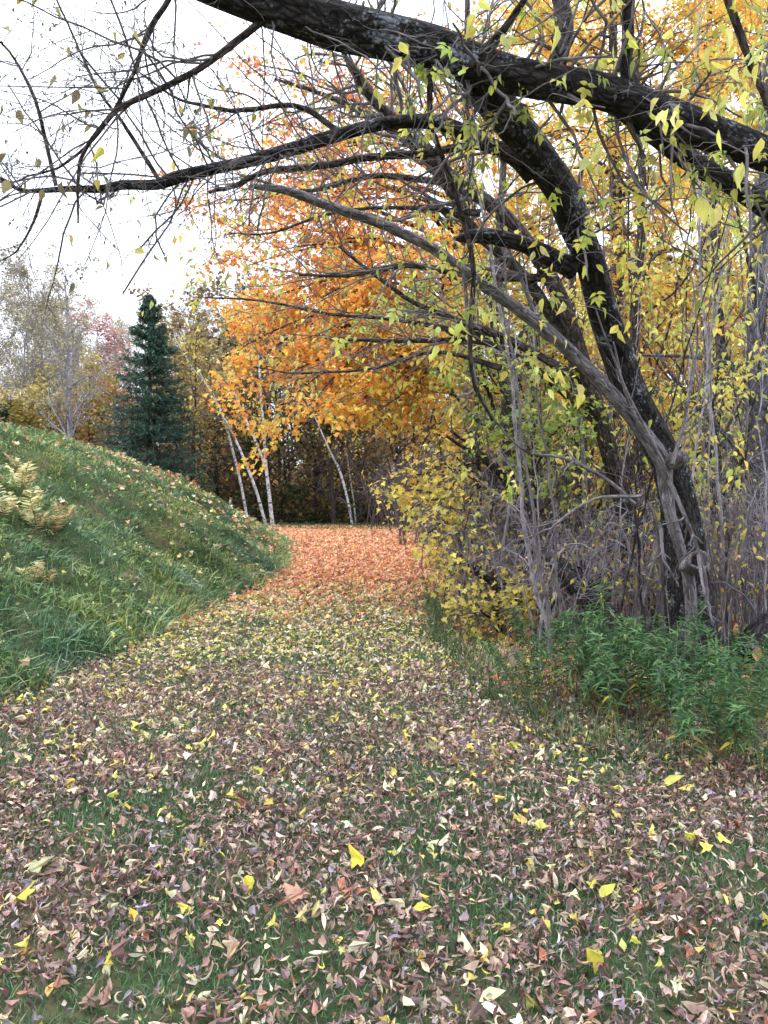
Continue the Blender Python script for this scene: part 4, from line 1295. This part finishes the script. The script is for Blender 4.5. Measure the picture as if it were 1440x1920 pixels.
# leaning and fallen dark poles
for rows, lab in [([(1030, 1040, 8.4, 26), (1090, 1100, 8.0, 34), (1160, 1175, 7.6, 34), (1190, 1220, 7.5, 30)], 'thick dark fallen pole slanting down behind the green weeds'), ([(1000, 1000, 8.8, 20), (1060, 1085, 8.4, 24), (1120, 1160, 8.0, 24)], 'thinner dark pole slanting beside the thick fallen one'),
                  ([(860, 1050, 9.6, 10), (920, 1090, 9.2, 14), (990, 1130, 8.8, 14)], 'slim dark stick lying over the yellow shrub'), ([(1400, 1230, 6.6, 46), (1440, 1180, 6.8, 56), (1520, 1130, 7, 60)], 'dark rotten log at the right picture edge')]:
    p, q = pix(rows, 24, .006)
    p[-1 if p[-1, 2] < p[0, 2] else 0, 2] -= .0
    m = MB()
    m.tubes(p, q, 12, 0, lump=.12)
    a, ar = spawn(p, q, 5, .1, .9, (.6, 1.2), (.2, .5), .3, 7, .15, rel=False)
    m.tubes(a, ar, 4, 0)
    tag(m.build('fallen_pole', M_BARK, None, p[0]), lab, 'fallen branch')

# ---- green weeds in front of the thicket
WG = pal((76, 112, 74), (96, 132, 84), (64, 96, 68), (116, 146, 94), (86, 120, 70))


def weed_mesh(h, nl, seed, yel=0.):
    mm = MB()
    n = 12
    u = np.linspace(0, 1, n)
    lean = rng.normal(0, .13, 2)
    p = np.stack([lean[0] * h * u ** 2, lean[1] * h * u ** 2, h * u], -1)
    f = MB()
    mm.tubes(p, np.linspace(.004, .0016, n), 5, 0, col=lin(120, 90, 70))
    t_ = np.linspace(.18, 1., nl) ** .8
    pos = np.stack([np.interp(t_, u, p[:, i]) for i in range(3)], -1)
    az = np.arange(nl) * 2.4 + rng.normal(0, .4, nl)
    d = np.stack([np.cos(az), np.sin(az), rng.uniform(-.1, .7, nl) + t_ * .4], -1)
    s = .8 * (.055 + .075 * np.sin(np.clip(t_ * 1.25, 0, 1) * 2.4)) * rng.uniform(.8, 1.2, nl)
    cc = pick(WG, nl, None, .16)
    yy = (t_ < .45) & (rng.uniform(0, 1, nl) < .28)
    d[yy, 2] -= .7
    cc[yy] = pick(pal((186, 170, 70), (150, 150, 66), (140, 110, 70)), int(yy.sum()), None, .1)
    f.scatter(NARROW, pos, R_axis(d, np.array([0, 0, 1.]) + rng.normal(0, .25, (nl, 3))), s, cc, 0)
    # side shoots with small leaves at the top
    k = 30
    tt = rng.uniform(.6, 1., k)
    pos = np.stack([np.interp(tt, u, p[:, i]) for i in range(3)], -1) + rng.normal(0, .02, (k, 3))
    d = np.stack([rng.normal(size=k), rng.normal(size=k), rng.uniform(.2, 1.2, k)], -1)
    f.scatter(NARROW, pos, R_axis(d, np.array([0, 0, 1.]) + rng.normal(0, .25, (k, 3))), rng.uniform(.05, .1, k), pick(WG, k, None, .14), 0)
    return mm, f


M_STEM = leaf_mat('plant_stem', .0)
weeds = []
for q in range(7):
    a, f = weed_mesh(rng.uniform(.62, .8), int(rng.integers(48, 70)), q)
    t = bpy.data.objects.new('weed_plant', None)
    weeds.append((t, a.build('stem', M_STEM, t), f.build('foliage', M_GRASS, t)))
first = set()


def put_weed(x, y, s, lab, grp):
    q = int(rng.integers(0, 7))
    t, a, f = weeds[q]
    if q in first:
        r = t.copy()
        for ch in (a, f):
            c = ch.copy()
            COL.objects.link(c)
            c.parent = r
    else:
        first.add(q)
        r = t
    COL.objects.link(r)
    r.location = (x, y, float(ground(np.array(x), np.array(y))))
    r.rotation_euler = (rng.normal(0, .16), rng.normal(0, .16), rng.uniform(0, 6.28))
    r.scale = (s, s, s * rng.uniform(.85, 1.15))
    tag(r, lab, 'weed', grp)


WZ = [(995, 1130, 5.6, 6.9, 22, .9, 'leafy green weed at the path end of the green bank below the fallen poles'), (1100, 1260, 5.2, 6.7, 32, .9, 'leafy green weed in the middle of the green bank before the leaning tree'),
      (1240, 1460, 4.3, 6.1, 46, .86, 'leafy green weed at the right end of the green bank, nearest the lens'), (800, 960, 8.3, 10.5, 22, .62, 'low leafy green weed beside the path next to the yellow shrub')]
for xa, xb, da, db, k, s, lab in WZ:
    for q in range(k):
        dd = rng.uniform(da, db)
        px = rng.uniform(xa, xb)
        put_weed((px - 720) / F * dd, dd, s * rng.uniform(.6, 1.22), lab, lab.replace('leafy green weed', 'leafy weeds'))

# dry thin stalks and grass under the weeds
mb = MB()
n = 3400
y = rng.uniform(4.6, 12, n)
x = right_edge(y) + rng.gamma(1.5, .35, n) - .3
k = inview(x, y)
x, y = x[k], y[k]
n = len(x)
s = rng.uniform(.08, .3, n)
mb.scatter(BLADE, np.stack([x, y, ground(x, y)], -1), R_ypr(rng.uniform(0, 6.28, n), rng.normal(0, .25, n), rng.normal(0, .25, n)), np.stack([s * .5 + .02, s, s], -1), pick(pal((70, 98, 62), (88, 112, 70), (118, 112, 78), (60, 86, 58)), n, None, .2))
tag(mb.build('verge_grass', M_GRASS), 'uneven grass and dry stalks along the thicket edge', 'grass', kind='stuff')

# a few tall pale dead stalks standing among the weeds
for px, py, dd, h, ln_ in [(1255, 1400, 5.0, .75, .1), (1262, 1420, 4.9, .6, -.06), (1330, 1330, 5.8, .95, -.1), (1345, 1350, 5.6, .9, .15), (1060, 1300, 6.3, .95, -.05), (1250, 1330, 5.6, 1.1, .05)]:
    b = P(px, py, dd)
    b[2] = ground(b[0], b[1])
    u = np.linspace(0, 1, 14)
    p = b + np.stack([ln_ * u + .03 * np.sin(5 * u), .05 * u, h * u - .02], -1)
    m = MB()
    m.tubes(p, np.linspace(.004, .002, 14), 5, 0)
    a, ar = spawn(p, np.full(14, .002), 4, .3, .9, (.5, 1.), (.15, .4), .8, 6, .12)
    m.tubes(a, ar, 4, 0)
    tag(m.build('dry_stalk', M_DEAD, None, b), 'thin pale dead stalk standing up through the green weeds', 'stalk', 'dead stalks in the weeds')

# ================================================================= FERNS ON THE MOUND
FERN = pal((226, 218, 166), (216, 200, 150), (230, 226, 180), (204, 180, 138))
fl = ['pale yellow dried fern, the topmost on the mound', 'dried fern frond standing above the fern clump', 'buff fern in the middle of the left clump', 'widest buff fern of the left clump', 'tan fern at the picture edge on the mound', 'bleached fern at the lower end of the left clump', 'small tan fern right of the clump', 'brown withered fern low on the mound', 'withered tan fern below the fern clump']
for (px, py, dd, s), lab in zip([(35, 870, 10.5, .5), (42, 905, 10.2, .5), (48, 955, 9.8, .55), (70, 975, 9.6, .5), (8, 950, 9.8, .5), (100, 985, 9.6, .42), (120, 960, 9.9, .36), (60, 1075, 8.8, .4), (88, 1080, 8.8, .34)], fl):
    # slide the point along its sight line until it meets the slope
    ds = np.linspace(5, 25, 400)
    q = np.stack([(px - 720) / F * ds, ds, CH - (py + 22 - HZ) / F * ds], -1)
    i = np.argmax(q[:, 2] < ground(q[:, 0], q[:, 1]))
    b = q[i]
    b[2] = ground(b[0], b[1]) - .02
    nf = 4
    m = MB()
    for w in range(nf):
        az = rng.uniform(0, 6.28)
        L = s * rng.uniform(.55, .9)
        u = np.linspace(0, 1, 16)
        rise = rng.uniform(.6, 1.1)
        p = b + np.stack([np.cos(az) * L * u * .5, np.sin(az) * L * u * .5, L * rise * (u - .35 * u ** 2) * 1.5], -1)
        m.tubes(p, np.linspace(.004, .001, 16), 4, 0, col=lin(150, 120, 80))
        tn = nrm(np.gradient(p, axis=0))
        sd = nrm(np.cross(tn, np.array([0, 0, 1.])))
        col_ = FERN[rng.integers(0, 4)]
        for sg in (-1, 1):
            uu = np.linspace(.14, .96, 13)
            pp = np.stack([np.interp(uu, u, p[:, j]) for j in range(3)], -1)
            ss = np.stack([np.interp(uu, u, sd[:, j]) for j in range(3)], -1) * sg
            tt = np.stack([np.interp(uu, u, tn[:, j]) for j in range(3)], -1)
            sz = L * .34 * np.sin(np.clip(uu * 1.1, 0, 1) * math.pi * .93) + .015
            dirs = ss + .45 * tt + rng.normal(0, .1, ss.shape)
            m.scatter([ovate_proto(.17, .02, .15)], pp, R_axis(dirs, np.array([0, 0, 1.]) + rng.normal(0, .3, ss.shape)), sz, np.clip(col_ * np.exp(rng.normal(0, .14, (13, 1))), 0, .9), 0)
    tag(m.build('dried_fern', M_LEAF, None, b), lab, 'fern', 'dried ferns on the mound')

# ================================================================= SINGLE CONSPICUOUS LEAVES
for px, py, s, colr, proto, lab in [
    (132, 1495, .1, (240, 218, 50), 1, 'bright yellow leaf alone at the left, below the mound'), (662, 1645, .13, (238, 220, 60), 0, 'bright yellow lobed leaf in the lower middle of the lawn'), (792, 1728, .1, (236, 222, 84), 1, 'broad yellow leaf lying right of the brown maple leaf'),
    (1285, 1600, .11, (224, 220, 60), 0, 'yellow green leaf on the lawn below the weeds'), (925, 1902, .12, (226, 226, 176), 1, 'large whitish leaf at the bottom edge'), (250, 1748, .08, (236, 208, 60), 1, 'small yellow leaf at lower left with a folded edge'), (540, 1722, .17, (190, 140, 122), 0, 'large pinkish brown maple leaf low in the middle'),
    (435, 1835, .14, (208, 176, 146), 0, 'large tan leaf near the bottom, left of the middle'), (1140, 1690, .12, (214, 212, 84), 1, 'long yellow green leaf at lower right'), (70, 1655, .13, (216, 214, 166), 0, 'pale cream leaf at the left edge of the lawn'), (440, 1520, .09, (240, 222, 60), 1, 'bright yellow oval leaf left of the middle lawn'),
    (1100, 1825, .12, (228, 216, 70), 0, 'curled yellow leaf near the lower right'), (466, 1690, .1, (238, 222, 50), 1, 'upright yellow leaf left of the brown maple leaf'), (1265, 1475, .2, (206, 206, 96), 1, 'long yellow green leaf lying right under the weeds'), (965, 1412, .12, (214, 212, 80), 0, 'yellow green leaf left of the weeds')]:
    d0 = CH * F / (py - HZ)
    b = P(px, py, d0)
    b[2] = float(ground(b[0], b[1])) + .035
    m = MB()
    n_ = nrm(np.array([[rng.normal(0, .25), -.25 + rng.normal(0, .2), 1.]]))
    pr = [[CRUM[int(rng.integers(0, 9))], crumple_proto()], [ovate_proto(.32, .18, .35), ovate_proto(.3, .2, -.3)]][proto]
    pv, pf = pr[int(rng.integers(0, 2))]
    m.scatter([(pv - np.array([0, .5 * proto, 0]), pf)], b[None], R_norm(n_, rng.uniform(0, 6.28, 1)), np.array([s * (.72 if s < .15 else .68)]), (.68 * lin(*colr) + .12 * lin(200, 185, 130))[None], 0)
    st = R_norm(n_, np.array([0.]))[0]
    tag(m.build('fallen_leaf', M_LITTER, None, b), lab, 'leaf', 'conspicuous single fallen leaves')
for px, py, dd, s, lab in [(965, 1228, 6.9, .2, 'big curled grey brown dead leaf caught at the left end of the weeds'), (1352, 1222, 5.9, .13, 'round orange brown dead leaf, left one in the right weeds'), (1380, 1180, 6.0, .11, 'round orange brown dead leaf, upper one in the right weeds'), (1420, 1225, 5.9, .12, 'orange brown dead leaf at the right edge in the weeds')]:
    b = P(px, py, dd)
    m = MB()
    pv, pf = curl_proto(.34, 1.1, .45, .4)
    m.scatter([(pv - pv.mean(0), pf)], b[None], R_ypr(rng.uniform(0, 6.28, 1), np.array([1.1]), np.array([.2])), np.array([s]), lin(*((176, 150, 140) if px < 1000 else (190, 136, 96)))[None], 0)
    tw = cat(np.array([b, b + [.02, .03, -.12], [b[0] + .03, b[1] + .05, float(ground(b[0], b[1]))]]), 10)
    m.tubes(tw, np.full(10, .003), 4, 0, col=lin(110, 86, 66))
    tag(m.build('dead_leaf', M_LITTER, None, b), lab, 'leaf', 'large dead leaves in the weeds')

# ================================================================= LIGHT, SKY, CAMERA
w = bpy.data.worlds.new('World')
SC.world = w
w.use_nodes = True
nt = w.node_tree
nt.nodes.clear()
EL, AZ = math.radians(48), math.radians(-60)
sky = nt.nodes.new('ShaderNodeTexSky')
sky.sky_type = 'NISHITA'
sky.sun_disc = False
sky.sun_elevation = EL
sky.sun_rotation = AZ
sky.air_density, sky.dust_density, sky.ozone_density = 1., 2., 1.
cld = N(nt, 'TexNoise', i_Scale=2.2, i_Detail=6., i_Roughness=.6)
co = N(nt, 'TexCoord')
nt.links.new(co.outputs['Generated'], cld.inputs['Vector'])
mr = N(nt, 'MapRange')
mr.inputs['From Min'].default_value, mr.inputs['From Max'].default_value = .3, .6
mr.inputs['To Min'].default_value, mr.inputs['To Max'].default_value = .4, .97
nt.links.new(cld.outputs[0], mr.inputs['Value'])
mx = N(nt, 'Mix', data_type='RGBA')
nt.links.new(mr.outputs[0], mx.inputs[0])
nt.links.new(sky.outputs[0], mx.inputs[6])
mx.inputs[7].default_value = (8.7, 9.2, 10.3, 1)
bg = N(nt, 'Background')
bg.inputs['Strength'].default_value = .11
# an overcast sky is brighter overhead than at the horizon
sx = N(nt, 'SeparateXYZ')
nt.links.new(co.outputs['Generated'], sx.inputs[0])
mz = N(nt, 'MapRange')
mz.inputs['To Min'].default_value, mz.inputs['To Max'].default_value = .62, 1.45
nt.links.new(sx.outputs['Z'], mz.inputs['Value'])
sc_ = N(nt, 'VectorMath', operation='SCALE')
nt.links.new(mx.outputs[2], sc_.inputs[0])
nt.links.new(mz.outputs[0], sc_.inputs['Scale'])
nt.links.new(sc_.outputs[0], bg.inputs['Color'])
wo = nt.nodes.new('ShaderNodeOutputWorld')
nt.links.new(bg.outputs[0], wo.inputs[0])

sun = bpy.data.lights.new('sun', 'SUN')
sun.energy = 1.0
sun.angle = math.radians(18)
sun.color = (1., .97, .93)
so = bpy.data.objects.new('sun', sun)
COL.objects.link(so)
# sky azimuth runs clockwise from +Y
sd = np.array([math.sin(AZ) * math.cos(EL), math.cos(AZ) * math.cos(EL), math.sin(EL)])
from mathutils import Vector
so.rotation_euler = Vector(sd).to_track_quat('Z', 'Y').to_euler()
so.location = tuple(sd * 40)

cam = bpy.data.cameras.new('camera')
cam.sensor_fit = 'VERTICAL'
cam.sensor_height = 36
cam.lens = F / 1920 * 36
cam.shift_y = -(960 - HZ) / 1920
cam.clip_start, cam.clip_end = .05, 3000
cobj = bpy.data.objects.new('camera', cam)
COL.objects.link(cobj)
cobj.location = (0, 0, CH)
cobj.rotation_euler = (math.pi / 2, 0, 0)
SC.camera = cobj
SC.view_settings.view_transform = 'Standard'
SC.view_settings.look = 'None'
SC.view_settings.gamma = 1
SC.view_settings.exposure = 1.38
SC.cycles.max_bounces = 5
SC.cycles.diffuse_bounces = 3
SC.cycles.glossy_bounces = 1
SC.cycles.transmission_bounces = 3
SC.cycles.use_denoising = True
SC.render.use_persistent_data = False
tot = sum(len(o.data.polygons) for o in SC.objects if o.type == 'MESH')
print('polys', tot, 'objects', len(SC.objects))
